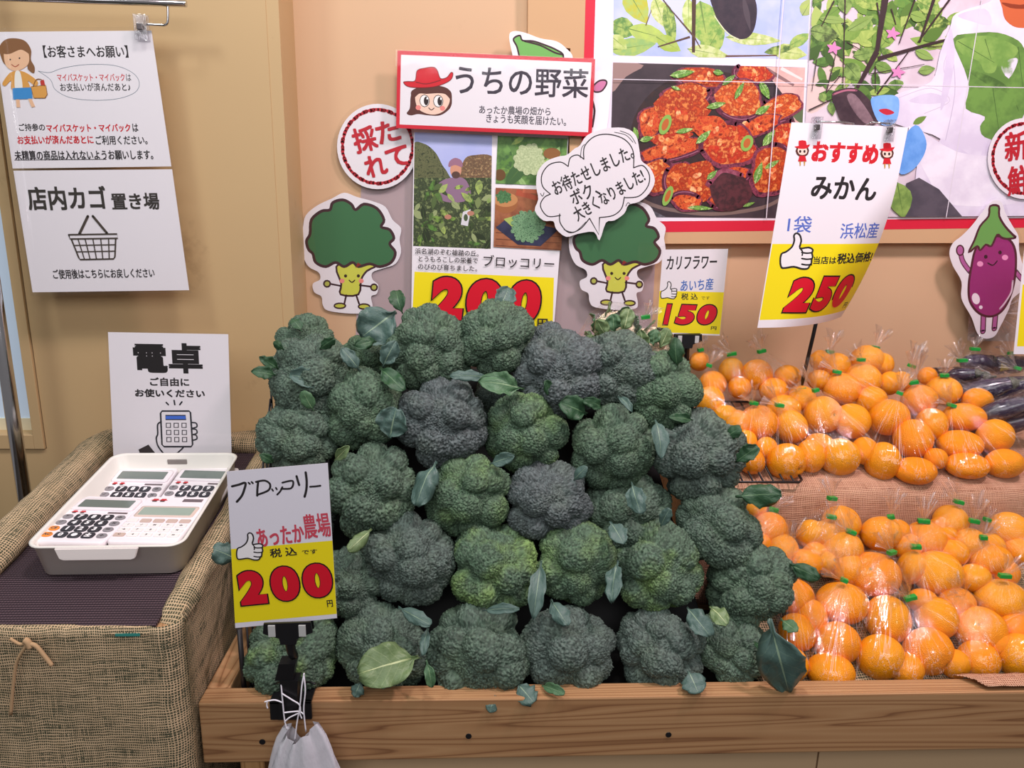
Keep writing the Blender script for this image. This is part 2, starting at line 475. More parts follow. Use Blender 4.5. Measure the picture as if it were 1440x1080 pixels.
# ------------------------------------------------------------------ the shop: walls, window, floor
WY, LY = 1.64, 1.52                          # front faces of the main wall and of the wall panel that stands proud of it
def struct(name, bm, mats):
    o = bm_obj(name, bm, mats); o['kind'] = 'structure'; return o
bm = bmesh.new(); box(bm, (-.45, WY, 0), (2.4, WY + .1, 2.9)); struct('wall_back', bm, M_WALL)
wx1 = at(66, 631, LY).x; wz0 = at(66, 631, LY).z
bm = bmesh.new()
box(bm, (wx1, LY, 0), (-.3925, WY + .1, 2.9)); box(bm, (-2.2, LY, 0), (wx1, WY + .1, wz0))
box(bm, (-.3925, LY + .0015, 0), (-.369, WY + .1, 2.9))
struct('wall_left', bm, M_WALL_L)
bm = bmesh.new()                              # raised frame round the window, its rebate and its pane
ix, iz = at(48, 611, LY).x, at(48, 611, LY).z
box(bm, (ix, LY - .006, wz0 + .001), (wx1 - .002, LY + .04, 2.9), 0, .001); box(bm, (-2.2, LY - .006, wz0 + .001), (ix, LY + .04, iz), 0, .001)
struct('trim_1', bm, M_WALL_L)
pz = at(47, 590, LY + .03).z
bm = bmesh.new(); box(bm, (-2.2, LY + .03, iz), (ix, LY + .05, pz + .002)); struct('trim_2', bm, simple('cream_sill', 'e6dcbc', .6))
m = Mat('frosted_pane', 'c3d2e2', .25, .5); m.b.inputs['Emission Color'].default_value = lin('b9cce4'); m.b.inputs['Emission Strength'].default_value = .25
bm = bmesh.new(); box(bm, (-2.2, LY + .035, pz), (ix, LY + .045, 2.9)); struct('window_1', bm, m.m)
bm = bmesh.new(); box(bm, (-2.6, -2.6, -.05), (2.8, 2.2, 0)); struct('floor', bm, M_DARK)

# ------------------------------------------------------------------ wooden produce bench
TZ = .731
bench = tag(empty('produce_bench', (-.397, .95, 0)), 'long reddish cedar produce bench holding the broccoli and the mikans', 'bench')
def bpart(name, bm, mats, parent=None):
    bmesh.ops.translate(bm, verts=bm.verts, vec=-(parent or bench).matrix_world.translation)
    return bm_obj(name, bm, mats, parent or bench)
bm = bmesh.new(); box(bm, (-.397, .95, TZ - .103), (1.6, .985, TZ), 0, .0025); rail = bpart('front_rail', bm, M_WOOD)
bm = bmesh.new(); box(bm, (-.397, .9852, TZ - .103), (-.362, 1.5, TZ), 0, .0025); bpart('side_rail', bm, M_WOODY)
for px, py in ((369, 1043), (659, 1035), (940, 1033)):
    p = at(px, py, .95); bm = bmesh.new()
    tube(bm, [(p.x, .9505, p.z), (p.x, .9490, p.z)], .0045, 14); bpart('bolt', bm, M_BLACK)
bm = bmesh.new()
box(bm, (-.355, .99, .02), (at(1150, 1066, .99).x - .0015, 1.0, TZ - .104)); box(bm, (at(1150, 1066, .99).x + .0015, .99, .02), (1.6, 1.0, TZ - .104))
bpart('kick_panel', bm, simple('beige_board', 'c7a882', .6))
bm = bmesh.new(); box(bm, (-.345, .955, 0), (-.31, .989, TZ - .104)); bpart('leg', bm, M_WOODZ)
bm = bmesh.new(); box(bm, (-.361, .986, TZ - .10), (1.6, 1.6, TZ - .055)); bpart('base_board', bm, simple('dark_board', '2a2320', .8))

# ------------------------------------------------------------------ cloth helpers
def cloth_grid(name, fn, nu, nv, mat, parent=None, thick=.0015):
    """fn(i/nu, j/nv) -> (world point, (u, v) in metres)"""
    bm = bmesh.new(); uvl = bm.loops.layers.uv.new('UVMap'); P = [[fn(i / nu, j / nv) for i in range(nu + 1)] for j in range(nv + 1)]
    o0 = parent.matrix_world.inverted() if parent else Matrix()
    V = [[bm.verts.new(o0 @ Vector(p[0])) for p in r] for r in P]
    for j in range(nv):
        for i in range(nu):
            f = bm.faces.new((V[j][i], V[j][i + 1], V[j + 1][i + 1], V[j + 1][i])); f.smooth = True
            for lp, (a, b) in zip(f.loops, ((i, j), (i + 1, j), (i + 1, j + 1), (i, j + 1))): lp[uvl].uv = P[b][a][1]
    o = bm_obj(name, bm, mat, parent)
    if thick: md = o.modifiers.new('thickness', 'SOLIDIFY'); md.thickness = thick; md.offset = 0
    return o
def cloth_roll(name, path, rad, mat, parent, seg=20, wob=.006, flat_=.8, seed=0):
    P = smooth_pts(path, False, 12); D = [0]
    for a, b in zip(P, P[1:]): D.append(D[-1] + (Vector(b) - Vector(a)).length)
    bm = bmesh.new(); uvl = bm.loops.layers.uv.new('UVMap'); R_ = []; o0 = parent.matrix_world.inverted() if parent else Matrix()
    for i, p in enumerate(P):
        t = (Vector(P[min(i + 1, len(P) - 1)]) - Vector(P[max(i - 1, 0)])).normalized(); s = t.cross(Vector((0, 0, 1))).normalized(); up = s.cross(t)
        row = []
        for k in range(seg + 1):
            a = 2 * math.pi * k / seg
            q = Vector(p) + (s * math.cos(a) + up * math.sin(a) * flat_) * (rad + wob * noise.noise(Vector((D[i] * 18 + seed, math.cos(a) * 1.2, math.sin(a) * 1.2))))
            row.append(q)
        R_.append(row)
    V = [[bm.verts.new(o0 @ q) for q in r[:-1]] for r in R_]
    for i in range(len(P) - 1):
        for k in range(seg):
            f = bm.faces.new((V[i][k], V[i][(k + 1) % seg], V[i + 1][(k + 1) % seg], V[i + 1][k])); f.smooth = True
            c = 2 * math.pi * rad / seg
            for lp, (a, b) in zip(f.loops, ((i, k), (i, k + 1), (i + 1, k + 1), (i + 1, k))): lp[uvl].uv = (D[a], b * c)
    for r in (V[0][::-1], V[-1]): bm.faces.new(r)
    return bm_obj(name, bm, mat, parent)

# ------------------------------------------------------------------ sloping table under burlap, with its ribbed mat
TA = math.radians(7.3)
TM = Matrix.Translation((0, .95, .875)) @ Matrix.Rotation(TA, 4, 'X')
table = tag(empty('display_table', (-.62, 1.2, 0)), 'sloping display table wrapped in coarse tan burlap beside the wooden bench', 'table')
def tw(x, y, z=0): return TM @ Vector((x, y, z))
def drape(s, t):                                # plan path: along the front, round the corner, back along the side
    Lf, Lc, Ls = .56, .045, .56; d = s * (Lf + Lc + Ls)
    if d < Lf: x, y = -.80 + d * .66, .918
    elif d < Lf + Lc:
        a = (d - Lf) / Lc * math.pi / 2; x, y = -.43 + .0285 * math.sin(a), .918 + .0285 * (1 - math.cos(a))
    else: x, y = -.4015, .9465 + (d - Lf - Lc)
    ztop = .875 + (y - .95) * math.tan(TA) + .004
    z = ztop * (1 - t) + .01 * t
    fold = .006 * noise.noise(Vector((d * 7, t * 5, 3))) + .010 * t * math.sin(d * 16 + 2 * noise.noise(Vector((d * 3, 0, 1)))) * (1 if d < Lf else .0)
    if d < Lf: y += fold - .004 * t
    elif d >= Lf + Lc: x += min(0, fold - .004)
    return (x, y, z), (d, ztop - z)
cloth_grid('burlap_skirt', drape, 150, 60, M_BURLAP, table)
cloth_roll('burlap_edge', [tw(-.80, -.05, -.02), tw(-.745, .06, .004), tw(-.742, .25, .012), tw(-.748, .45, .012), tw(-.735, .515, .016), tw(-.70, .533, .012), tw(-.6, .536, .006), tw(-.45, .536, .002), tw(-.41, .536, 0)], .034, M_BURLAP, table, seed=5)
cloth_roll('burlap_edge', [tw(-.428, -.006, -.026), tw(-.421, .03, -.004), tw(-.421, .15, .0), tw(-.42, .3, .0), tw(-.42, .54, .0)], .021, M_BURLAP, table, wob=.005, seed=9)
cloth_roll('burlap_edge', [tw(-.80, -.026, -.006), tw(-.7, -.024, -.005), tw(-.6, -.025, -.005), tw(-.44, -.024, -.008)], .0085, M_BURLAP, table, wob=.003, seed=2)
bm = bmesh.new(); box(bm, (-.76, -.02, -.03), (-.41, .54, -.008), M=TM); bmesh.ops.translate(bm, verts=bm.verts, vec=-table.matrix_world.translation); bm_obj('table_top', bm, M_WOODY, table)
for x, y in ((-.74, .99), (-.45, .99), (-.74, 1.46), (-.45, 1.46)):
    bm = bmesh.new(); box(bm, (x - .015, y - .015, 0), (x + .015, y + .015, .845 + (y - .95) * .128 - .02)); bmesh.ops.translate(bm, verts=bm.verts, vec=-table.matrix_world.translation); bm_obj('leg', bm, M_WOODZ, table)
m = simple('teal_thread', '2f8a80', .8)         # teal selvedge at the front edge
bm = bmesh.new()
box(bm, tw(-.485, -.0345, -.008), tw(-.452, -.0335, -.004))
bmesh.ops.translate(bm, verts=bm.verts, vec=-table.matrix_world.translation); bm_obj('teal_selvedge', bm, m, table)
def tp(x, y): return at(x, y, .908)
bm = bmesh.new(); kn = tp(38, 905); o0 = table.matrix_world.inverted()
tube(bm, smooth_pts([o0 @ tp(14, 898), o0 @ tp(28, 906), o0 @ kn, o0 @ tp(24, 930), o0 @ tp(19, 960), o0 @ tp(15, 1005)], False, 5), .0022, 8)
tube(bm, smooth_pts([o0 @ kn, o0 @ tp(50, 908), o0 @ tp(62, 922), o0 @ tp(73, 936)], False, 5), .003, 8)
tube(bm, smooth_pts([o0 @ tp(34, 900), o0 @ tp(39, 903), o0 @ tp(43, 911)], False, 4), .0045, 8)
bm_obj('twine_knot', bm, simple('jute_twine', 'b89670', .9), table)

m = Mat('ribbed_mat', '54434a', .8, .2); v = m.coords('Object')
s = m.n('ShaderNodeSeparateXYZ'); m.l(v, s.inputs[0])
a = m.math('SINE', m.math('MULTIPLY', s.outputs[1], 2 * math.pi / .0052)); b = m.math('SINE', m.math('MULTIPLY', s.outputs[0], 2 * math.pi / .0042))
h = m.math('ADD', a, m.math('MULTIPLY', b, .35)); m.color(m.ramp(h, [(.3, '3b2e35'), (.75, '6a565c')])); m.bump(h, .8, .0015)
bm = bmesh.new(); box(bm, (-.76, -.022, -.0055), (-.436, .545, -.0005), 0, .001)
mat_o = tag(bm_obj('ribbed_mat', bm, m.m), 'dark purple-brown ribbed non-slip mat lying on the burlap table', 'mat'); mat_o.matrix_world = TM

# ------------------------------------------------------------------ chrome pole and the hanging rail
bm = bmesh.new(); pp = at(20, 600, 1.40); tube(bm, [(0, 0, 0), (0, 0, 2.0)], .0125, 20)
pole = tag(bm_obj('chrome_pole', bm, M_CHROME), 'shiny chrome pole standing behind the burlap table by the window', 'pole'); pole.location = (pp.x, 1.40, 0)
RY = 1.455
rail0 = empty('sign_rail', at(262, 7, RY)); tag(rail0, 'chrome rail with an L-shaped hook above the customer notice', 'rail')
o0 = rail0.matrix_world.inverted(); bm = bmesh.new()
e = at(262, 7, RY); zr = e.z + .002; tube(bm, [o0 @ Vector((-1.3, RY, zr)), o0 @ Vector((e.x, RY, zr))], .0058, 14); bm_obj('bar', bm, M_CHROME, rail0)
bm = bmesh.new(); hk = [at(236, 6, RY), at(236, 30, RY), at(232, 35, RY), at(226, 35, RY), at(205, 34, RY - .002)]
tube(bm, smooth_pts([o0 @ p for p in hk], False, 4), .0022, 10); bm_obj('hook', bm, M_CHROME, rail0)
for px in (225,):
    pass

# ------------------------------------------------------------------ printed notices at the side of the display
INK, RED, GREY = '2b2628', 'd2202c', '55504f'
PAPER, YEL = 'efe9ee', 'f6e21a'
def thumb(S, x0, y0, w, h):
    """white fist with the thumb up, inside the box x0 y0 w h"""
    g = lambda u, v: (x0 + u * w, y0 + v * h)
    P = [(.04, .58), (.18, .52), (.36, .38), (.43, .20), (.42, .06), (.50, .0), (.60, .06), (.64, .22), (.60, .42), (.86, .40), (.99, .46), (.97, .56), (.99, .66), (.96, .74), (.95, .84), (.90, .90), (.84, .99), (.66, 1.0), (.42, .94), (.18, .97), (.04, .96), (.0, .78)]
    S.outlined([g(*p) for p in P], 'f4f0f2', INK, w * .055, 3)
    for v in (.56, .73, .89): S.stroke([g(.66, v - .02), g(.80, v), g(.95, v - .01)], w * .05, INK)
    S.stroke([g(.60, .42), g(.68, .52), g(.67, .62)], w * .045, INK)

# -- two-sheet customer notice hanging from the rail
S = Sign('customer_notice', 'laminated two-sheet customer notice with basket drawing hanging from the chrome rail', 'sign', (120, 230), 1.462, ((0, 240), (243, 238)))
S.sheet([(-10, 45), (213, 43), (241, 234), (18, 237)], PAPER, 'upper_sheet')
S.z = .0004
S.sheet([(19, 240), (242, 238), (266, 408), (46, 411)], PAPER, 'lower_sheet')
S.text('【お客さまへお願い】', (60, 64), (181, 81), INK, .5)
S.stroke([(54, 100), (70, 102), (88, 96), (120, 91), (160, 92), (186, 102), (196, 116), (190, 130), (165, 139), (130, 141), (98, 137), (78, 126), (71, 112), (54, 100)], .7, '7a8894')
S.text('マイバスケット・マイバック', (80, 104), (176, 114), RED, .2); S.text('は', (177, 104), (185, 114), INK)
S.text('お支払いが済んだあと♪', (84, 117), (184, 128), INK, .2)
S.text('ご持参の', (26, 174), (64, 184), INK, .3); S.text('マイバスケット・マイバック', (65, 175), (184, 185), RED, .5); S.text('は', (186, 174), (195, 185), INK, .3)
S.text('お支払いが済んだあとに', (24, 191), (132, 202), RED, .5); S.text('ご利用ください。', (134, 191), (208, 203), INK, .3)
S.text('未精算の商品は入れないようお願いします。', (20, 212), (216, 224), INK, .4)
S.stroke([(21, 225), (150, 224)], .7, INK)
S.text('店内カゴ', (37, 263), (151, 294), '38332f', 1.6); S.text('置き場', (156, 272), (225, 294), '38332f', 1.0)
S.text('ご使用後はこちらにお戻しください', (74, 379), (218, 390), INK, .3)
S.flush('lettering')
K = '4a4038'
S.stroke([(97, 330), (165, 329), (166, 335), (99, 336), (97, 330)], 2.2, K, False, False)
S.stroke([(101, 337), (111, 362), (113, 365), (160, 364), (162, 361), (163, 336)], 2.2, K, False, False)
for a, b in (((110, 336), (119, 364)), ((120, 336), (127, 364)), ((131, 336), (136, 364)), ((142, 336), (145, 364)), ((153, 335), (154, 364))): S.stroke([a, b], 1.6, K)
for a, b in (((104, 345), (163, 344)), ((108, 354), (162, 353))): S.stroke([a, b], 1.6, K)
S.stroke([(112, 329), (124, 304)], 3.6, K); S.stroke([(151, 328), (131, 304)], 3.6, K)
S.flush('basket_drawing')
hair, skin, oran = '8a5f3c', 'f0c09a', 'e0a250'
S.blob([(2, 80), (0, 66), (8, 56), (22, 54), (36, 58), (44, 70), (44, 84), (49, 94), (48, 103), (40, 98), (36, 90), (10, 92)], hair)
S.blob([(6, 80), (8, 70), (18, 68), (28, 64), (40, 74), (41, 88), (34, 96), (22, 100), (10, 94)], skin)
S.blob([(4, 74), (10, 60), (26, 58), (38, 66), (42, 76), (30, 70), (14, 76)], hair)
S.stroke([(17, 91), (22, 94), (27, 91)], 1.2, 'b0503c'); S.ell(15, 84, 1.2, 1.2, INK, n=8); S.ell(28, 82, 1.2, 1.2, INK, n=8)
S.blob([(14, 103), (24, 100), (34, 101), (46, 108), (54, 116), (50, 121), (40, 114), (42, 126), (18, 127), (16, 114), (8, 121), (4, 117)], oran)
S.blob([(22, 102), (29, 102), (32, 126), (22, 126)], 'f2efe8'); S.poly([(18, 124), (45, 123), (46, 139), (19, 140)], '3f8fd0')
S.poly([(23, 140), (28, 140), (29, 151), (24, 151)], skin); S.poly([(40, 139), (45, 139), (50, 150), (45, 151)], skin)
S.outlined([(44, 122), (65, 120), (67, 133), (64, 138), (48, 138)], oran, '8a5a2c', .9, 0); S.stroke([(47, 122), (52, 112), (60, 113), (63, 121)], 1.2, '8a5a2c'); S.poly([(57, 114), (62, 112), (64, 120), (58, 120)], 'c43a32')
S.flush('shopper_picture')
S.film([(-10, 42), (214, 40), (268, 410), (45, 414)], 2)

def clear_clip(px, py, Y, w, h, label, group=None):
    c = at(px, py, Y); t = tag(empty('sign_clip', c), label, 'clip', group); k = 1 / FOC * depth_of(c); w *= k; h *= k
    bm = bmesh.new(); box(bm, (-w / 2, -.006, -h / 2), (w / 2, -.003, h / 2), 0, .001); box(bm, (-w / 2, .005, -h / 2), (w / 2, .008, h / 2), 0, .001); bm_obj('jaw', bm, M_CLEAR, t)
    bm = bmesh.new(); box(bm, (-w * .25, -.008, -h * .1), (w * .2, .009, h * .15), 0, .001); bm_obj('spring', bm, simple('spring_steel', '777070', .3, .5, .9), t)
    return t
clear_clip(199, 39, 1.455, 18, 34, 'clear plastic clip on the L-shaped hook above the customer notice')

# -- calculator sign standing behind the tray
S = Sign('calculator_sign', 'laminated white calculator sign with a hand drawing standing behind the tray', 'sign', (240, 555), 1.365, ((152, 466), (321, 469)), tilt=.06)
q = [(152, 467), (321, 470), (326, 648), (160, 650)]
S.sheet(q, PAPER)
S.text('電卓', (188, 483), (284, 524), '1e1a1b', 3.4)
S.text('ご自由に', (211, 531), (266, 543), INK, .9); S.text('お使いください', (190, 547), (288, 559), INK, .9)
S.flush('lettering')
k = '2a2a33'
S.stroke([(234, 566), (237, 569)], 2.2, k); S.stroke([(245, 563), (246, 569)], 2.2, k); S.stroke([(256, 565), (253, 569)], 2.2, k)
S.outlined([(228, 578), (266, 578), (268, 580), (271, 625), (269, 628), (231, 628), (228, 625), (226, 581)], PAPER, k, 2.4, 0)
S.outlined([(233, 584), (261, 584), (262, 590), (233, 590)], '4470d6', k, 1.6, 0)
for j in range(3):
    for i in range(3): x, y = 237 + i * 11 + j * .4, 598 + j * 10; S.stroke([(x - 3, y - 3), (x + 3, y - 3), (x + 3, y + 3), (x - 3, y + 3)], 1.7, k, True, False)
S.stroke([(227, 593), (222, 597), (222, 610), (220, 616), (222, 626), (228, 635), (233, 640)], 2.2, k)
S.stroke([(234, 640), (246, 639), (254, 633), (258, 629)], 2.0, k)
for y in (596, 605, 613): S.stroke([(270, y - 2), (276, y - 1), (277, y + 4), (271, y + 6)], 2.0, k)
S.poly([(195, 632), (209, 625), (221, 640), (220, 643), (199, 643)], '3c3536')
S.flush('hand_drawing')
S.film(q, 3)

# ------------------------------------------------------------------ header board and badges on the wall
S = Sign('header_board', 'red-bordered white header board with a girl in a red hat, above the broccoli photos', 'sign', (697, 130), WY - .036, ((562, 73), (836, 84)))
q = [(559, 71), (837, 83), (832, 192), (557, 180)]
S.sheet(q, 'd41f33'); S.poly([(564, 77), (832, 88), (827, 186), (562, 175)], PAPER)
S.flush('white_field')
S.textm('うちの野菜', (641, 112), (827, 118), 38, '3b3340', bold=1.0)
S.textm('あったか農場の畑から', (674, 154), (774, 157), 11, '4a4450', bold=.3); S.textm('きょうも笑顔を届けたい。', (684, 166), (796, 171), 12, '4a4450', bold=.3)
S.flush('lettering')
def girl(S, f, hat=True):
    """cartoon face under a hat; f maps the drawing's own 0..100 box to the sheet"""
    br = '5a2e26'
    S.blob([f(p) for p in [(16, 60), (14, 85), (8, 96), (16, 100), (30, 97), (50, 99), (72, 98), (90, 84), (94, 66), (88, 46), (50, 40), (24, 46)]], br)
    S.blob([f(p) for p in [(24, 64), (30, 86), (48, 96), (66, 96), (82, 86), (90, 66), (80, 50), (50, 46), (30, 52)]], 'f6d2bd')
    S.blob([f(p) for p in [(20, 66), (18, 50), (50, 38), (86, 44), (92, 66), (82, 56), (68, 54), (46, 56), (32, 56)]], br)
    for x, e in ((42, 0), (68, 0)):
        S.outlined([f((x + 9 * math.cos(t * .524), 70 + 12 * math.sin(t * .524))) for t in range(12)], 'fbf7f5', '2a1a1a', .9, 0)
        S.blob([f((x + 3 + 4.5 * math.cos(t * .785), 70 + 9 * math.sin(t * .785))) for t in range(8)], '2a1a1a', 2); S.blob([f((x + 5 + 1.6 * math.cos(t * 1.26), 65 + 2.6 * math.sin(t * 1.26))) for t in range(5)], 'ffffff', 2)
    for x in (30, 76): S.blob([f((x + 5 * math.cos(t * .785), 84 + 5 * math.sin(t * .785))) for t in range(8)], 'f08c84', 2)
    S.stroke([f((50, 84)), f((55, 88)), f((60, 84))], 1.1, '4a2020')
    S.outlined([f(p) for p in [(2, 34), (10, 32), (24, 30), (28, 10), (44, 4), (58, 2), (66, 8), (72, 24), (84, 22), (92, 12), (96, 14), (92, 26), (76, 36), (56, 42), (30, 44), (10, 42)]], 'd41828', '7a0c14', 1.0)
    S.stroke([f((26, 33)), f((46, 36)), f((72, 28))], 1.4, '8c0f1a')
girl(S, lambda p: (566 + p[0] * .74 , 92 + p[1] * .70 + p[0] * .02))
S.flush('girl_emblem'); S.film(q, 2)

def stamp(name, label, c, r, text, rot, boxes, base, Y):
    S = Sign(name, label, 'badge', c, Y, base); P = [(c[0] + r[0] * math.cos(t * math.pi / 24), c[1] + r[1] * math.sin(t * math.pi / 24)) for t in range(48)]
    S.sheet(P, PAPER)
    for i in range(60):                        # rough rubber-stamp ring
        a0, a1 = i * math.pi / 30, (i + 1.0) * math.pi / 30; k = .865 + .006 * math.sin(i * 2.3)
        S.stroke([(c[0] + r[0] * k * math.cos(a), c[1] + r[1] * k * math.sin(a)) for a in (a0, (a0 + a1) / 2, a1)], r[0] * (.075 + .02 * math.sin(i * 3.7)), 'c3202f', False, False)
    S.flush('stamp_ring')
    for s, b in zip(text, boxes):
        cx, cy, hw, hh = (b[0] + b[2]) / 2, (b[1] + b[3]) / 2, (b[2] - b[0]) * .42, (b[3] - b[1]) * .82
        dx, dy = hw * math.cos(math.radians(rot)), hw * math.sin(math.radians(rot))
        S.textm(s, (cx - dx, cy + dy), (cx + dx, cy - dy), hh, 'c3202f', bold=r[0] * .03)
    S.flush('lettering'); S.film(P, 4); return S
stamp('fresh_badge', 'round white badge with red stamp lettering tucked under the header board', (531, 206), (57, 60), ['採', 'た', 'れ', 'て'], 14, [(494, 176, 532, 216), (527, 168, 564, 202), (511, 216, 546, 250), (541, 205, 577, 236)], None, WY - .010)
stamp('new_badge', 'round white badge with red stamp lettering above the eggplant cutout', (1441, 223), (52, 57), ['新', '鮮'], 10, [(1410, 182, 1448, 228), (1414, 230, 1452, 276)], None, WY - .032)

# ------------------------------------------------------------------ vegetable cutouts
def broccoli_cutout(label, dx, dy, k, Y, rot, clipy=None):
    f = lambda p: (dx + (p[0] * math.cos(rot) - p[1] * math.sin(rot)) * k, dy + (p[0] * math.sin(rot) + p[1] * math.cos(rot)) * k)
    F = lambda L_: [f(p) for p in L_]
    S = Sign('broccoli_cutout', label, 'cutout', f((68, 85)), Y)
    out = [(43, 8), (60, 0), (78, 6), (100, 12), (118, 20), (128, 38), (140, 50), (138, 66), (140, 84), (132, 100), (116, 106), (100, 112), (100, 122), (108, 130), (106, 142), (98, 146), (100, 160), (96, 168), (70, 170), (38, 166), (30, 158), (28, 146), (18, 140), (16, 128), (26, 122), (24, 112), (10, 104), (2, 88), (0, 70), (2, 50), (6, 32), (22, 18)]
    S.sheet(F(smooth_pts(out, True, 4)), PAPER)
    g, ln = '3f7248', '43252a'
    S.outlined(F([(49, 104), (56, 128), (55, 143), (80, 143), (84, 122), (92, 110), (104, 102), (70, 96)]), 'd3d452', ln, 2.8, 3)
    hd = [(12, 58), (14, 38), (28, 26), (40, 24), (44, 14), (58, 10), (70, 16), (76, 24), (88, 16), (106, 22), (116, 38), (112, 48), (124, 52), (130, 64), (124, 72), (132, 84), (126, 98), (110, 104), (96, 100), (80, 104), (72, 98), (60, 104), (48, 98), (34, 104), (20, 98), (16, 86), (10, 80), (7, 68)]
    S.outlined(F(hd), g, ln, 4.0, 4)
    S.poly(F([(76, 106), (79, 98), (84, 101)]), '8a2a26')
    for x in (62, 80): S.ell(*f((x, 117)), 2.3 * k, 2.3 * k, '3a2418', n=10)
    for x in (57, 84): S.ell(*f((x, 124)), 3.6 * k, 3.2 * k, 'ef8f86', n=12)
    S.stroke(F([(67, 123), (71, 126), (75, 123)]), 1.6 * k, '3a2418')
    S.stroke(F([(40, 128), (55, 131)]), 2.5, ln); S.stroke(F([(82, 130), (98, 132)]), 2.5, ln)
    for x, y in ((36, 128), (102, 133)): S.outlined(F([(x + 4.5 * math.cos(t), y + 4.5 * math.sin(t)) for t in np.arange(0, 6.28, .6)]), 'b8bb55', ln, 2.4, 0)
    S.stroke(F([(63, 144), (60, 157)]), 2.5, ln); S.stroke(F([(77, 144), (81, 156)]), 2.5, ln)
    for x, y in ((54, 159), (88, 160)): S.outlined(F([(x + 8 * math.cos(t), y + 3.6 * math.sin(t)) for t in np.arange(0, 6.28, .5)]), 'c9ca50', ln, 2.2, 0)
    S.flush('printed_figure'); S.film(F(grow_poly(smooth_pts(out, True, 2), 4)), 0); return S
broccoli_cutout('smiling broccoli cutout on the wall beside the broccoli photo panel', 424, 271, 1.0, WY - .004, 0)
broccoli_cutout('smiling broccoli cutout partly under the white speech bubble', 800, 271, .97, WY - .027, 0)

S = Sign('eggplant_cutout', 'smiling purple eggplant cutout waving, on the wall above the bagged eggplants', 'cutout', (1388, 380), WY - .038)
ln = '54222e'
out = [(1395, 283), (1408, 284), (1414, 300), (1424, 318), (1432, 332), (1433, 352), (1438, 372), (1446, 392), (1440, 406), (1424, 420), (1418, 436), (1406, 460), (1398, 473), (1384, 476), (1374, 468), (1366, 446), (1352, 420), (1352, 396), (1340, 374), (1335, 356), (1340, 342), (1352, 332), (1366, 318), (1380, 300)]
S.sheet(smooth_pts(out, True, 4), PAPER)
S.stroke([(1350, 353), (1354, 368), (1364, 382)], 7, ln); S.stroke([(1350, 353), (1354, 368), (1364, 382)], 4.5, 'b5609c'); S.ell(1350, 352, 6, 8, ln); S.ell(1350, 352, 4, 6, 'b5609c')
S.stroke([(1428, 382), (1436, 392), (1442, 396)], 7, ln); S.stroke([(1428, 382), (1436, 392), (1442, 396)], 4.5, 'b5609c')
for a, b in (((1383, 440), (1382, 466)), ((1400, 438), (1398, 462))): S.stroke([a, b], 8, ln); S.stroke([a, b], 5, 'b5609c')
S.outlined([(1372, 350), (1386, 336), (1404, 332), (1420, 338), (1428, 356), (1427, 390), (1420, 418), (1408, 438), (1392, 445), (1376, 440), (1364, 424), (1362, 402), (1366, 374)], '9a2d73', ln, 3.2)
S.stroke([(1424, 395), (1422, 410), (1414, 424), (1406, 434)], 2.4, 'e6cfe0')
S.outlined([(1392, 290), (1404, 290), (1405, 304), (1413, 318), (1424, 330), (1428, 334), (1416, 336), (1408, 334), (1402, 330), (1394, 346), (1386, 344), (1378, 352), (1374, 346), (1362, 355), (1370, 338), (1378, 318), (1390, 304)], '6fa653', ln, 3.0, 3)
S.ell(1386, 361, 2.6, 2.8, '3a1420', n=12); S.ell(1406, 355, 2.6, 2.8, '3a1420', n=12); S.stroke([(1389, 370), (1396, 373), (1402, 367)], 1.8, '3a1420')
S.ell(1378, 371, 4.4, 3.8, 'ef9ac6'); S.ell(1413, 362, 4.4, 3.8, 'ef9ac6'); S.ell(1372, 420, 5.5, 8, 'f4e6f0', -15); S.ell(1379, 432, 2.6, 2.6, 'f4e6f0')
S.flush('printed_figure'); S.film(grow_poly(smooth_pts(out, True, 3), 4), 0)
S = Sign('clear_sleeve', 'empty clear plastic sleeve behind the eggplant cutout on the wall', 'sleeve', (1400, 440), WY - .034)
S.sheet([(1366, 400), (1440, 398), (1436, 480), (1360, 479)], M_CLEAR, 'film')

S = Sign('pea_cutout', 'green stalk cutout whose lower half hides behind the header board', 'cutout', (765, 80), WY - .030)
out = [(716, 52), (722, 44), (738, 46), (760, 54), (782, 58), (796, 68), (806, 84), (800, 130), (730, 130), (722, 84)]
S.sheet(smooth_pts(out, True, 4), PAPER)
S.outlined([(722, 55), (731, 50), (735, 57), (750, 58), (768, 64), (782, 70), (792, 78), (788, 96), (768, 110), (744, 104), (732, 84), (727, 66)], '6fae57', '3a1f28', 2.4)
S.stroke([(738, 58), (760, 64), (780, 74), (792, 77)], 2.4, '3a1f28'); S.flush('printed_figure')
S = Sign('arm_cutout', 'white cutout with a small pink hand at the edge of the header board', 'cutout', (846, 140), WY - .026)
S.sheet(smooth_pts([(826, 104), (840, 101), (854, 104), (860, 112), (858, 140), (850, 190), (824, 196)], True, 4), PAPER)
S.outlined([(834, 122), (842, 114), (851, 113), (853, 118), (846, 128), (836, 129)], 'c777a0', '3a1f28', 2.2); S.stroke([(833, 142), (836, 156), (833, 178)], 3, '3a1f28'); S.flush('printed_figure')

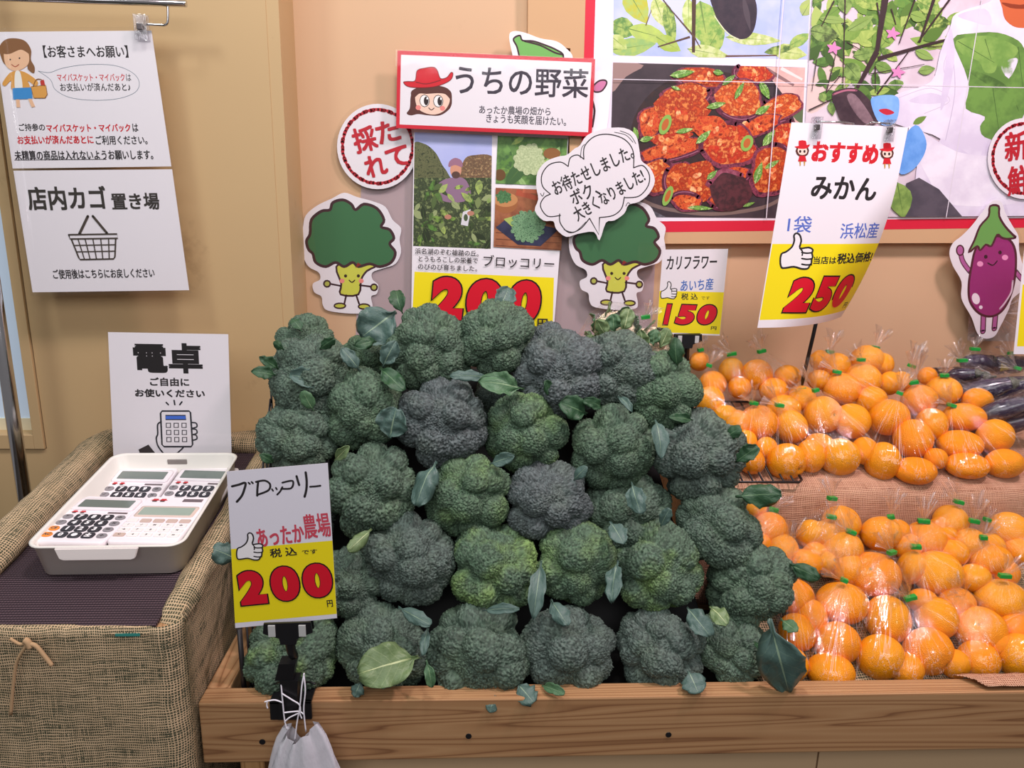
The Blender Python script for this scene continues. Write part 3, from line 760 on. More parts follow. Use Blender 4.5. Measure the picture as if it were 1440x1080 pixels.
# ------------------------------------------------------------------ speech bubble
S = Sign('speech_bubble', 'white speech bubble with handwritten message over the broccoli cutout', 'sign', (835, 245), WY - .040, tilt=.02)
line = [(842, 324), (829, 308), (815, 318), (798, 326), (788, 313), (786, 302), (768, 303), (760, 290), (766, 277), (773, 273), (762, 262), (762, 246), (772, 232), (786, 228), (799, 234), (800, 224), (808, 218), (820, 223), (822, 206), (834, 192), (854, 188), (876, 194), (890, 212), (892, 232), (906, 234), (914, 252), (906, 270), (892, 278), (878, 280), (874, 296), (862, 304), (844, 307)]
bub = smooth_pts([(843, 338), (835, 326), (812, 329), (796, 333), (782, 322), (778, 311), (764, 310), (752, 296), (757, 280), (754, 262), (756, 242), (768, 227), (786, 220), (797, 218), (808, 209), (815, 205), (826, 190), (850, 181), (878, 180), (894, 190), (899, 210), (902, 226), (914, 236), (921, 254), (913, 272), (898, 284), (884, 288), (878, 300), (864, 310), (852, 313)], True, 3)
S.sheet(bub, PAPER)
S.stroke([(829, 307), (842, 330), (843, 306)], 1.6, INK, False, False)
for a in ([(829, 307), (816, 322), (800, 327), (788, 314), (787, 301)], [(788, 303), (770, 304), (760, 290), (765, 278), (774, 273)], [(774, 273), (763, 262), (762, 246), (772, 232), (788, 228), (799, 234)], [(799, 234), (802, 222), (812, 218), (821, 224)], [(821, 224), (822, 206), (836, 192), (856, 189), (878, 196), (890, 212), (891, 236)], [(891, 236), (904, 233), (913, 246), (911, 262), (898, 276), (878, 278)], [(878, 277), (874, 293), (862, 303), (843, 306)]): S.stroke(a, 1.5, INK)
for a in ([(864, 186), (880, 190), (890, 200)], [(872, 184), (886, 190), (894, 202)], [(793, 323), (808, 326), (824, 312)], [(816, 222), (818, 208), (822, 203)], [(760, 272), (763, 276), (765, 271)], [(880, 290), (883, 285), (887, 288)]): S.stroke(a, .9, INK)
S.flush('bubble_outline')
for t, p, q, h in (('お待たせしました。', (778, 266), (889, 212), 21), ('ボク、', (803, 280), (840, 263), 20), ('大きくなりました!', (808, 303), (904, 245), 20)): S.textm(t, p, q, h, INK, bold=.5)
S.flush('handwriting'); S.film(bub, 0)

# ------------------------------------------------------------------ the big wall poster on its backing board
rnd = random.Random(3)
S = Sign('wall_poster', 'big red-bordered wall poster with eggplant, saucy dish and farmer photos on cardboard', 'poster', (1140, 170), WY - .022, ((923, 312), (1371, 309)))
S.sheet([(744, -160), (900, -160), (1640, -160), (1640, 341), (800, 343), (802, 68), (742, 64)], Mat('backing_cardboard', 'c9a37c', .8, .2).m, 'backing_board', .020)
S.z += .0002
S.sheet([(828, -160), (1620, -160), (1620, 318), (814, 328)], 'd0203a', 'red_border')
S.poly([(842, -160), (1640, -160), (1640, 305), (828, 312)], 'e9e0ec'); S.flush('white_field')
G = ['7fa04a', '5f8a3e', 'a9bf63', '8fae55', '4c7238', 'c9cc7a']
def veg(S, x0, y0, x1, y1, n, cols, l0, l1, seed):
    r = random.Random(seed)
    for i in range(n):
        a = r.random() * 360; l = r.uniform(l0, l1); c = r.choice(cols)
        S.leaf(r.uniform(x0, x1), r.uniform(y0, y1), l, l * r.uniform(.32, .55), a, mott(c, G[r.randrange(3)], 90) if r.random() < .5 else c, '5c7a3c' if r.random() < .5 else None)
# photo: eggplant on the branch
S.clip = [(864, -150), (1146, -150), (1135, 84), (862, 78)]
S.poly(S.clip, mott('a9b8ea', 'c6cdf0', 8))
for q in ((895, 8, 60, 34, 60, 'b9b83a'), (877, 40, 40, 30, 20, '5d8a45'), (928, 18, 46, 24, 70, 'dfe0a8'), (942, 36, 66, 18, 80, '4f7a3c'), (912, 48, 60, 26, 15, 'b4cc62'), (890, 66, 66, 26, -8, '8fb56a'), (940, 62, 40, 22, 30, '9fb84c'), (990, 34, 66, 46, 80, '78a64e'), (1003, 56, 60, 30, -60, '6b9a48'), (968, 22, 50, 18, 90, 'cfdf9a'), (1060, 55, 80, 18, 4, 'd5dcaa'), (996, 74, 60, 20, 10, 'cdd79a'), (1110, 74, 50, 24, 8, 'c7d48c'), (1125, 56, 36, 16, -30, '7aa455'), (1096, 70, 44, 12, -10, '4d6b3a'), (1135, 10, 28, 20, -60, '9fb070'), (870, 60, 30, 20, 40, 'c8d48a')):
    S.leaf(*q[:5], mott(q[5], G[2], 70), '6b8a44')
S.line((976, -40), (975, 74), 7, '4a3428'); S.line((976, 52), (940, 10), 2.5, '5a4232'); S.line((940, 10), (925, -10), 2, '5a4232'); S.line((970, 52), (925, 66), 3, '5a4232'); S.line((975, 50), (985, 68), 2, '5a4232'); S.line((1020, 79), (1092, 78), 2.5, '6b4a3a'); S.line((908, 36), (916, 14), 1.5, '6b5a32')
S.blob([(996, -30), (1040, -40), (1062, 0), (1063, 30), (1055, 50), (1040, 55), (1022, 44), (1006, 22)], mott('2c2430', '3a2e38', 40)); S.stroke([(1004, 22), (1022, 46), (1040, 56)], 1.4, 'd5dcb4')
S.leaf(1050, 20, 50, 8, 78, '4a4048'); S.clip = None; S.flush('branch_photo')
# photo: eggplant dish in a black pan
cx = lambda x, y: (820 + x / 3.375, y / 3.375)
S.clip = [(862, 88), (1132, 95), (1122, 307), (856, 305)]
S.poly(S.clip, mott('463a40', '3a3036', 12))
S.blob([(862, 88), (905, 92), (880, 108), (860, 130)], '9a7d78', 3)
S.poly([(1072, 94), (1132, 95), (1128, 180), (1118, 172), (1106, 140), (1088, 116)], mott('e0b6ae', 'caa09c', 20)); S.line((1078, 98), (1116, 120), 6, '8a6a6a'); S.line((1098, 96), (1128, 112), 5, 'f0d8d4')
S.leaf(1124, 160, 34, 20, 70, '5a6b48')
S.poly([(858, 292), (885, 280), (940, 307), (858, 307)], mott('4a4850', '6a6870', 200))
S.stroke([cx(180, 860), cx(300, 960), cx(460, 1003), cx(640, 1015), cx(850, 985), cx(960, 930)], 5, '7a6660')
S.ell(*cx(600, 660), 112, 96, mott('2e2326', '3a2826', 60), n=40)
O = [('c8501f', '98240f', 'e28440'), ('d86a2c', 'a8300f', 'ee9c56'), ('b8321a', 'd8602c', '7a1a10'), ('cc4420', 'a0200f', 'e48a4a')]
def slice_(x, y, rx, ry, rot, k, rim=True, seed=0):
    r = random.Random(seed * 7 + 1); X, Y = cx(x, y); rx /= 3.0; ry /= 3.0; c, s = math.cos(math.radians(rot)), math.sin(math.radians(rot))
    def P(f): return [(X + (rx * f * (1 + .10 * math.sin(3 * t + seed) + .05 * math.sin(7 * t + seed)) * math.cos(t)) * c - ry * f * math.sin(t) * s, Y + rx * f * math.cos(t) * s + ry * f * (1 + .08 * math.sin(4 * t)) * math.sin(t) * c) for t in np.arange(0, 6.28, .3)]
    if rim: S.poly(P(1.0), mott('5c2238', '8a3e52', 120, '3c1626'))
    S.poly([(a + 1.2, b - 1.4) for a, b in P(.86 if rim else 1.0)], mott(O[k][0], O[k][1], 110, O[k][2]))
    if rim and ry > 12:
        a0 = r.uniform(0, 6.28); arc = [(X + rx * .97 * math.cos(t) * c - ry * .95 * math.sin(t) * s, Y + rx * .97 * math.cos(t) * s + ry * .95 * math.sin(t) * c) for t in np.arange(a0, a0 + 2.4, .2)]
        S.stroke(arc, 6, mott('6a2a40', '4a1a2c', 120), False, False); S.stroke([(x + 1, y - 1) for x, y in arc[2:-2]], 1.2, '9c6076', False, False)
    for i in range(5):
        a = r.random() * 6.28; d = r.random() * .6; S.ell(X + rx * d * math.cos(a), Y + ry * d * math.sin(a), r.uniform(3, 8), r.uniform(2, 4), mott(r.choice(['f2b070', 'e88a48', 'c22a18', 'f0c088']), 'd05a2a', 150), r.uniform(0, 180), 10)
for i, q in enumerate(((560, 372, 125, 48, 8, 0), (805, 352, 85, 46, 5, 3), (480, 460, 110, 60, -10, 1), (315, 585, 55, 75, 10, 2), (470, 535, 115, 95, 10, 0), (930, 515, 110, 55, -20, 1), (735, 470, 112, 92, 15, 1), (960, 640, 75, 60, -20, 3), (420, 715, 165, 42, -14, 2), (410, 660, 90, 28, -8, 3), (830, 600, 110, 40, -20, 2), (350, 840, 85, 80, 0, 1), (450, 850, 60, 80, 20, 0), (690, 690, 125, 100, 10, 3), (545, 870, 75, 95, 15, 0), (890, 810, 95, 120, 20, 0), (690, 850, 95, 45, -20, 2), (490, 960, 70, 42, 10, 2), (660, 950, 60, 40, 0, 2), (600, 610, 80, 50, 10, 2))): slice_(*q, seed=i, rim=i % 5 != 4)
S.blob([cx(*p) for p in ((600, 870), (680, 810), (760, 840), (800, 920), (740, 990), (640, 990))], mott('3a2226', '5a2e34', 90)); S.stroke([cx(600, 870), cx(660, 810), cx(750, 830)], 6, mott('7a3248', '9a5468', 120))
for x, y, l, w, a in ((740, 430, 95, 26, -62), (630, 500, 95, 30, -14), (860, 430, 95, 38, 62), (850, 522, 80, 34, -30), (480, 620, 85, 24, -12), (570, 650, 95, 32, -42), (880, 655, 95, 38, -52), (300, 660, 65, 28, -14), (830, 820, 110, 36, -72), (895, 780, 80, 24, -30), (555, 987, 120, 22, 3), (610, 830, 65, 26, -42), (470, 350, 120, 36, -10), (690, 380, 80, 26, -38), (250, 632, 60, 22, 70), (640, 345, 50, 28, 10), (785, 970, 60, 16, -20), (440, 420, 50, 16, 20)): S.leaf(*cx(x, y), l / 3.375, w / 3.375, a, mott('7fae48', '4f7e30', 160, 'b8d88a'), 'c6e09a')
for x, y, rx, ry in ((388, 592, 26, 50), (775, 680, 28, 40), (400, 930, 20, 50)):
    S.ell(*cx(x, y), rx / 3.375, ry / 3.375, '86b050', 22); S.ell(*cx(x, y), rx * .55 / 3.375, ry * .6 / 3.375, 'b8622e', 22)
S.clip = None; S.flush('dish_photo')
# photo: harvesting hands in the leaves
pz = lambda x, y: (1120 + x / 4.5, y / 4.5)
S.clip = [(1150, -150), (1620, -150), (1620, 302), (1124, 306)]
S.poly(S.clip, mott('d9cdd6', 'cbb9c4', 10))
S.blob([(1130, 130), (1180, 60), (1215, 50), (1230, 80), (1180, 130), (1140, 160)], 'dcc3bd', 4)
veg(S, 1145, -40, 1340, 70, 90, ['6f9440', '88a850', '587a34', 'a6bc66', '42602c'], 22, 52, 11)
veg(S, 1135, 40, 1250, 140, 46, ['6f9440', '5a7c38', '42602c', '9ab45a'], 18, 44, 12)
for x, y, l, w, a, c in ((172, 215, 190, 110, 10, '4a5a34'), (300, 40, 110, 90, 80, '607f3c'), (230, 130, 190, 50, 5, '8ba654'), (400, 150, 190, 70, -30, '7d9c4c'), (420, 345, 140, 80, -10, '5e7e3c'), (350, 460, 140, 110, 50, '4f6b36'), (545, 430, 120, 70, 20, '6d9044'), (620, 540, 70, 100, 80, '567a3a'), (800, 350, 130, 60, 25, '86a852'), (815, 445, 110, 60, -10, '6b8a48'), (160, 620, 60, 50, 70, '6a8a48'), (215, 690, 90, 50, 80, '55743c'), (760, 110, 110, 70, 20, '86a650')): S.leaf(*pz(x, y), l / 4.5, w / 4.5, a, mott(c, '8aa85a', 60), '3f5a2c')
for a, b, w in (((555, -20), (500, 330), 44), ((500, 330), (375, 560), 36), ((300, -10), (285, 560), 9), ((860, 0), (770, 270), 20), ((960, 0), (760, 270), 14), ((740, 0), (640, 280), 10), ((505, 375), (800, 290), 26), ((800, 290), (1040, 230), 18), ((230, 10), (150, 170), 10), ((500, 20), (520, 150), 10), ((590, 60), (620, 160), 9), ((180, 590), (240, 350), 8), ((310, 270), (400, 320), 7), ((70, 700), (260, 610), 9), ((120, 380), (90, 580), 6), ((490, 420), (490, 590), 8), ((460, 470), (800, 410), 6), ((500, 600), (700, 330), 12), ((820, 300), (980, 290), 6), ((270, 480), (180, 590), 7)): S.line(pz(*a), pz(*b), w / 4.5, '3b2a2c')
for x, y in ((228, 308), (600, 215), (632, 460)):
    for k in range(5): S.leaf(pz(x, y)[0] + 4 * math.cos(k * 1.2), pz(x, y)[1] + 3 * math.sin(k * 1.2), 14, 6, k * 70, 'd487b8')
sh = mott('e6e0ee', 'd5cce0', 9)
S.blob([pz(*p) for p in ((1000, 90), (1200, 20), (1290, -40), (1500, -60), (1900, 0), (2200, 300), (2200, 1350), (900, 1350), (760, 1000), (900, 880), (600, 780), (520, 700), (620, 600), (840, 520), (900, 330), (960, 180))], sh, 4)
S.stroke([pz(980, 370), pz(990, 600), pz(930, 900)], 1.2, 'c4bad0'); S.stroke([pz(640, 620), pz(840, 560), pz(960, 640), pz(800, 720)], 1.0, 'cbc2d4'); S.stroke([pz(960, 300), pz(920, 430), pz(960, 560)], 1.0, 'c8bed2')
for P in (((960, 180), (990, 330), (960, 560), (900, 700), (930, 420)), ((700, 640), (840, 590), (950, 640), (820, 660)), ((1180, 900), (1240, 1040), (1200, 1300), (1150, 1100)), ((900, 880), (1010, 930), (1100, 1000), (940, 950)), ((1010, 100), (1180, 60), (1220, 160), (1100, 140))): S.blob([pz(*p) for p in P], mott('cfc5dc', 'd9d0e4', 14), 4)
S.blob([pz(*p) for p in ((700, 800), (1000, 960), (1300, 1000), (1600, 1100), (1600, 1250), (1000, 1300), (820, 1120))], mott('ece7f2', 'dcd4e4', 12), 4)
S.poly([(1272, 258), (1290, 250), (1318, 266), (1352, 306), (1268, 306)], mott('4c4650', '5a525c', 20)); S.leaf(1264, 282, 52, 34, 80, mott('8aa856', '6b8a44', 50), '5a7a3a')
S.blob([pz(*p) for p in ((1285, -60), (1290, 60), (1310, 130), (1370, 175), (1450, 180), (1540, 160), (1560, -60))], 'c8643c', 4); S.blob([pz(*p) for p in ((1285, 20), (1340, 55), (1440, 60), (1530, 45), (1530, 20), (1400, 35))], '8a3a22', 3)
for P, c in ((((980, 250), (1100, 215), (1260, 210), (1390, 260), (1440, 330), (1520, 420), (1460, 640), (1340, 880), (1180, 870), (1150, 800), (1180, 740), (1060, 690), (1080, 560), (1050, 440)), '5f8440'), (((1000, 260), (1200, 230), (1380, 300), (1360, 370), (1270, 400), (1240, 460), (1180, 460), (1140, 390), (1040, 350)), '86ab55'), (((1280, 410), (1370, 370), (1385, 400), (1330, 500)), 'e2dcec'), (((1060, 440), (1200, 480), (1330, 560), (1400, 720), (1330, 600), (1200, 540)), '4a6a34')): S.poly([pz(*p) for p in smooth_pts(P, True, 3)], mott(c, '6f9848', 30))
for a, b in (((1010, 265), (1240, 400)), ((1180, 250), (1220, 380)), ((1230, 560), (1270, 840)), ((1390, 300), (1420, 560))): S.line(pz(*a), pz(*b), 1.0, '4a6a34')
S.blob([pz(*p) for p in ((215, 600), (260, 570), (360, 560), (440, 620), (510, 720), (480, 790), (300, 790), (240, 690))], mott('3a2a32', '4c3a40', 30), 4); S.blob([pz(*p) for p in ((310, 610), (360, 600), (440, 700), (480, 780), (420, 780), (350, 700))], mott('8a7078', '5a444c', 20), 3)
S.stroke([pz(225, 600), pz(300, 575), pz(370, 575)], 2.4, 'b06a80')
S.blob([pz(*p) for p in ((460, 640), (500, 610), (600, 605), (640, 640), (625, 760), (560, 800), (500, 760))], mott('6fa4e8', '86b6f0', 20), 4); S.blob([pz(*p) for p in ((510, 700), (560, 690), (610, 715), (560, 730))], 'c02a3a', 3)
S.blob([(1262, 205), (1285, 176), (1300, 198), (1296, 220), (1280, 240), (1262, 243)], mott('74a8ea', '5c94dc', 20), 4)
S.leaf(*pz(770, 762), 22, 9, -30, '6f8f42')
S.clip = None; S.flush('harvest_photo')
for a, b, w in (((862, 112), (1440, 124), 1.0), ((1102, -20), (1076, 308), 1.4), ((1378, 0), (1328, 306), 1.2)): S.stroke([a, b], w, flat('d9d2dc', .3))
S.flush('sheet_seam')

# ------------------------------------------------------------------ broccoli photo panel
S = Sign('photo_panel', 'broccoli price panel with farm photos and yellow 200 field on the wall', 'sign', (690, 320), WY - .016, ((583, 186), (797, 194)))
q = [(582, 178), (800, 188), (778, 474), (578, 464)]
S.sheet(q, PAPER); S.poly([(583, 382), (779, 390.5), (777, 467), (579, 457)], YEL); S.flush('price_field')
S.clip = [(583, 186), (692, 190), (690, 350), (581, 346)]; S.poly(S.clip, mott('a9b2e4', 'b8bee8', 6))
S.blob([(580, 206), (596, 202), (612, 214), (622, 232), (630, 244), (634, 262), (580, 272)], mott('4a5236', '6a6c48', 160, '343c28')); S.blob([(652, 226), (668, 218), (694, 222), (694, 262), (646, 262)], mott('8a6a4c', '5f4a38', 160, 'a88a62'))
S.poly([(580, 250), (694, 250), (694, 356), (578, 352)], mott('4c5a3a', '323c28', 120, '7c8a58'))
S.blob([(616, 262), (622, 254), (634, 250), (650, 250), (658, 258), (662, 274), (650, 284), (622, 282)], '8f7088'); S.ell(641, 239, 8, 11, 'd0957a'); S.ell(641, 246, 6, 5, '5a4038'); S.blob([(631, 235), (632, 227), (640, 222), (649, 226), (650, 235), (640, 232)], '9a6f84', 3)
veg(S, 584, 262, 690, 346, 60, ['55683c', '3c4a2c', '7a8a56', '2e3824', '98a472'], 9, 22, 5); S.poly([(651, 298), (662, 294), (658, 318), (648, 316)], 'd8d6da'); S.ell(655, 306, 3, 5, '4a5a3a')
for x, y in ((630, 305), (662, 300)): S.ell(x, y, 5, 3.4, 'b8806a')
S.clip = [(700, 191), (798, 195), (794, 262), (697, 258)]; S.poly(S.clip, mott('6f9a50', '4a6e3a', 40)); veg(S, 700, 192, 796, 258, 26, ['7fa85c', '5c8446', '94b873', '43663a'], 20, 44, 8); S.ell(776, 216, 12, 8, '8a5c34'); S.ell(703, 246, 8, 8, '6a4a2a')
for i in range(46):
    a = i * 2.4; r_ = 2.9 * math.sqrt(i); S.ell(744 + r_ * 1.0 * math.cos(a), 224 + r_ * math.sin(a), 5, 4.6, mott('c3cfa0', 'a4b486', 300), 0, 9)
S.clip = [(697, 264), (794, 268), (789, 352), (694, 347)]; S.poly(S.clip, mott('8a5238', 'a86a48', 30))
for k in range(5): S.line((697, 318 + k * 9), (792, 324 + k * 9), 1, '5c3426')
S.line((726, 270), (765, 282), 9, 'b0543a'); S.line((735, 268), (780, 272), 6, 'c0684a'); S.ell(711, 286, 17, 14, 'a0643c'); S.ell(711, 281, 17, 10, 'c48a58')
for i in range(30): S.ell(708 + 10 * math.cos(i * 2.4) * math.sqrt(i / 30), 277 + 8 * math.sin(i * 2.4) * math.sqrt(i / 30), 2.4, 2.2, mott('3f6a40', '5a8a58', 300), 0, 8)
S.poly([(697, 320), (714, 306), (786, 322), (760, 346), (728, 344)], mott('3a3c58', '2c2e46', 20)); S.poly([(708, 308), (722, 304), (738, 316), (730, 328)], 'a9bc62')
for i in range(70): S.ell(742 + 23 * math.cos(i * 2.4) * math.sqrt(i / 70), 318 + 22 * math.sin(i * 2.4) * math.sqrt(i / 70), 3.4, 3.2, mott('4c7850', '86ae84', 260, '355a3c'), 0, 8)
S.clip = None; S.flush('farm_photos')
S.textm('浜名湖のぞむ雄踏の丘。', (584, 352.5), (673, 356.5), 8.3, INK, bold=.08); S.textm('とうもろこしの栄養で', (589, 363.5), (672, 366.5), 8.3, INK, bold=.08); S.textm('のびのび育ちました。', (588, 374.3), (671, 377.5), 8.3, INK, bold=.08); S.textm('ブロッコリー', (680, 366), (779, 371), 16, INK, bold=.2)
S.text('円', (756, 448), (769, 461), INK, .8); S.flush('lettering')
S.digits('200', [(603, 388, 652, 451), (655, 391, 707, 454), (713, 393, 761, 456)], shear=.08); S.flush('price_digits')

mk = bpy.data.materials.new('milky_film'); mk.use_nodes = True; q_ = Mat.__new__(Mat); q_.m = mk; q_.t = mk.node_tree; q_.t.nodes.clear()
o_, t_, d_, x_ = (q_.n(k) for k in ('ShaderNodeOutputMaterial', 'ShaderNodeBsdfTransparent', 'ShaderNodeBsdfPrincipled', 'ShaderNodeMixShader'))
d_.inputs['Base Color'].default_value = lin('c9b9c2'); d_.inputs['Roughness'].default_value = .25; x_.inputs[0].default_value = .42
q_.l(t_.outputs[0], x_.inputs[1]); q_.l(d_.outputs[0], x_.inputs[2]); q_.l(x_.outputs[0], o_.inputs[0])
S = Sign('plastic_sheet', 'milky clear plastic sheet taped on the wall behind the broccoli photo panel', 'sheet', (690, 350), WY - .0015)
S.sheet([(510, 200), (930, 210), (915, 486), (500, 478)], mk, 'film', .0004)

# ------------------------------------------------------------------ price cards
def card_lettering(S): S.flush('lettering')
S = Sign('price_card', 'laminated broccoli price card reading 200 in the black clip stand on the rail', 'sign', (398, 768), .925, ((331, 883), (474, 869)), tilt=.05)
q = [(319, 663), (461, 651), (474, 869), (331, 883)]
S.sheet(q, 'e6e2ec'); S.poly([(325, 772), (467.5, 760), (473.6, 863), (330.6, 876)], YEL); S.flush('price_field')
f = lambda L_: [(300 + x / 4.155, 640 + y / 4.155) for x, y in L_]
for P, w in (([(110, 182), (150, 172), (188, 162), (180, 205), (165, 240), (138, 272)], 3.4), ([(206, 160), (214, 168)], 2.6), ([(224, 156), (232, 164)], 2.6), ([(262, 160), (258, 200), (257, 236)], 3.2), ([(250, 156), (300, 148), (332, 170), (322, 205), (262, 230)], 3.0), ([(343, 198), (350, 208)], 2.4), ([(366, 190), (372, 200)], 2.4), ([(404, 186), (392, 210), (374, 230)], 2.6), ([(404, 160), (464, 150), (456, 192), (398, 196)], 2.8), ([(487, 122), (494, 148), (502, 174)], 3.2), ([(540, 100), (546, 150), (544, 200), (534, 242)], 3.4), ([(566, 184), (595, 182), (626, 178)], 2.8)): S.stroke(f(P), w, '241f22')
S.flush('brush_lettering')
S.textm('あったか', (362, 757), (427, 749), 27, 'cf4a5c', bold=1.2); S.textm('農場', (427, 741), (464, 737), 36, 'cf4a5c', bold=1.0); S.flush('red_lettering')
S.textm('税 込', (380, 778), (417, 774.5), 13, INK, bold=.6); S.textm('です', (425, 776.5), (446, 774.8), 6.5, INK, bold=.3); S.text('円', (459.5, 844), (468.5, 852.5), INK, .5); S.flush('lettering')
thumb(S, 333, 749, 37, 38); S.flush('thumb_drawing')
S.digits('200', [(335, 799, 375, 853), (380, 793, 422, 848), (425, 789, 468, 843)], w=2.0); S.flush('price_digits'); S.film(q, 4)

S = Sign('price_card', 'small laminated cauliflower price card reading 150 beside the broccoli cutout', 'sign', (970, 410), 1.5, ((923, 469), (1012, 472)))
q = [(932, 351), (1024, 350), (1012, 472), (923, 469)]
S.sheet(q, PAPER); S.poly([(927.5, 409), (1018, 411), (1012, 470), (923.5, 467)], YEL); S.flush('price_field')
S.textm('カリフラワー', (937, 370), (1008, 368), 18, INK, bold=.6, shear=.15); S.textm('あいち産', (957, 402), (1003, 399), 16, '4a74c0', bold=.4, shear=.1)
S.textm('税 込', (958, 417), (981, 417), 9, INK, bold=.3); S.textm('です', (986, 419), (998, 419), 4.5, INK); S.text('円', (1000, 459), (1007, 464), INK, .3); S.flush('lettering')
thumb(S, 929, 396, 23, 24); S.flush('thumb_drawing')
S.digits('150', [(933, 427, 944, 457), (949, 428, 979, 457), (980, 428, 1008, 457)], w=1.6, shear=.15, grow=.065); S.flush('price_digits'); S.film(q, 5)

curl = ((math.cos(math.radians(35)), -math.sin(math.radians(35))), lambda t: .052 * max(0.0, (t - .035) / .105) ** 2)
S = Sign('price_sign', 'tall curling white and yellow mikan price sign reading 250', 'sign', (1172, 315), 1.395, ((1113, 172), (1277, 179)), bend=curl)
q = [(1113, 172), (1277, 179), (1222, 458), (1065, 461)]
S.sheet(q, 'f0eaf0'); S.poly([(1086, 343), (1245, 343), (1223, 446), (1068, 450)], YEL); S.flush('price_field')
S.textm('おすすめ', (1143, 213), (1234, 217), 25, RED, bold=2.4); S.flush('heading'); S.textm('みかん', (1142, 263), (1232, 267), 30, INK, bold=1.6); S.flush('product_name'); S.textm('1袋', (1108, 315), (1141, 316), 22, '5a72c8', bold=.4); S.flush('amount'); S.textm('浜松産', (1182, 325), (1239, 324), 21, '5a72c8', bold=.4); S.flush('origin')
S.textm('当店は', (1144, 366), (1176, 366), 10, INK, bold=.4); S.textm('税込価格!', (1178, 364), (1238, 362), 14, INK, bold=.7); S.text('円', (1211, 432), (1218, 441), INK, .4); S.flush('lettering')
thumb(S, 1097, 328, 46, 50); S.flush('thumb_drawing')
for x in (1128, 1247):
    y = 205 + (x - 1128) * .03
    S.blob([(x - 8, y + 3), (x - 8, y + 12), (x, y + 16), (x + 8, y + 12), (x + 8, y + 2)], '5a2e26', 2); S.blob([(x - 6, y + 4), (x - 5, y + 11), (x, y + 13), (x + 6, y + 11), (x + 6, y + 4)], 'f6d8c8', 2); S.blob([(x - 11, y + 1), (x - 5, y), (x - 5, y - 7), (x + 5, y - 7), (x + 6, y - 1), (x + 11, y - 2), (x + 6, y + 4), (x - 5, y + 4)], RED, 2)
    for e in (-3, 3): S.ell(x + e, y + 8, 1.6, 2.2, '2a1a1a', n=8)
    S.poly([(x - 4, y + 14), (x + 4, y + 14), (x + 6, y + 22), (x - 6, y + 22)], RED)
    for e in (-3, 3): S.line((x + e, y + 22), (x + e, y + 28), 2, 'c8963c')
    S.flush('small_figure')
S.digits('250', [(1102, 390, 1144, 440), (1143, 389, 1181, 440), (1180, 388, 1213, 438)], w=2.0, shear=.22); S.flush('price_digits')
clear_clip(1148, 180, 1.393, 13, 30, 'clear plastic clip over the boy picture on the mikan price sign')
clear_clip(1250, 184, 1.393, 13, 30, 'clear plastic clip over the girl picture on the mikan price sign')
st = tag(empty('sign_stand', at(1131, 540, 1.44)), 'thin black pole stand with wire arms behind the mikan price sign', 'stand'); o0 = st.matrix_world.inverted()
bm = bmesh.new(); tube(bm, [o0 @ at(1120, 572, 1.45), o0 @ at(1144, 470, 1.435), o0 @ at(1205, 190, 1.425)], .0038, 12); bm_obj('pole', bm, M_BLACK, st)
bm = bmesh.new(); tube(bm, [o0 @ at(1148, 171, 1.398), o0 @ at(1186, 172, 1.40), o0 @ at(1200, 174, 1.42), o0 @ at(1206, 190, 1.425)], .0016, 8); bm_obj('wire_arm', bm, M_CHROME, st)
bm = bmesh.new(); tube(bm, [o0 @ at(1252, 174, 1.398), o0 @ at(1226, 172, 1.40), o0 @ at(1214, 178, 1.42), o0 @ at(1206, 192, 1.425)], .0016, 8); bm_obj('wire_arm', bm, M_CHROME, st)
S = Sign('price_card', 'yellow and white price card cut by the frame edge near the eggplant bags', 'sign', (1450, 440), 1.47, None)
S.sheet([(1440, 352), (1560, 352), (1550, 498), (1425, 498)], PAPER); S.poly([(1438, 400), (1556, 400), (1552, 486), (1430, 487)], YEL); S.flush('price_field')

# ------------------------------------------------------------------ clip stands
def clip_stand(label, J, Y, k, neck, low=None):
    """black sprung clip: jaw with two steel tabs, neck joint and lever body; k metres per drawn unit"""
    c = at(*J, Y); t = tag(empty('clip_stand', c), label, 'clip'); s = k
    bm = bmesh.new()
    for y0, y1 in ((-.0075, -.0040), (.0030, .0065)):
        pr = [(-33, 7), (33, 9), (35, -8), (13, -17), (11, -27), (-11, -27), (-13, -17), (-35, -9)]
        A = [bm.verts.new((x * s, y0, z * s)) for x, z in pr]; B = [bm.verts.new((x * s, y1, z * s)) for x, z in pr]
        bm.faces.new(A); bm.faces.new(B[::-1])
        for i in range(8): bm.faces.new((A[i], B[i], B[(i + 1) % 8], A[(i + 1) % 8]))
    bmesh.ops.recalc_face_normals(bm, faces=bm.faces); bm_obj('jaw', bm, M_BLACK, t)
    for x in (-22, 21):
        bm = bmesh.new(); box(bm, ((x - 5) * s, -.0092, -13 * s), ((x + 5) * s, -.0072, 5 * s), 0, .0004); bm_obj('steel_tab', bm, simple('bright_steel', 'd6d6d4', .3, .5, .3), t)
    bm = bmesh.new(); tube(bm, smooth_pts([(0, 0, -22 * s)] + neck, False, 3), [7 * s] * (3 * (len(neck)) + 1), 10); bm_obj('neck_joint', bm, M_BLACK, t)
    return t
ck = .000955
cs = clip_stand('black clip stand clamped on the wooden rail holding the broccoli price card', (406, 879), .918, ck, [(0, .004, -.040), (.001, .012, -.055)])
o0 = cs.matrix_world.inverted(); bt = Vector(at(408, 985, .945))
bm = bmesh.new()
b0 = o0 @ at(406, 928, .928); b1 = o0 @ Vector((bt.x - .001, .938, TZ - .002))
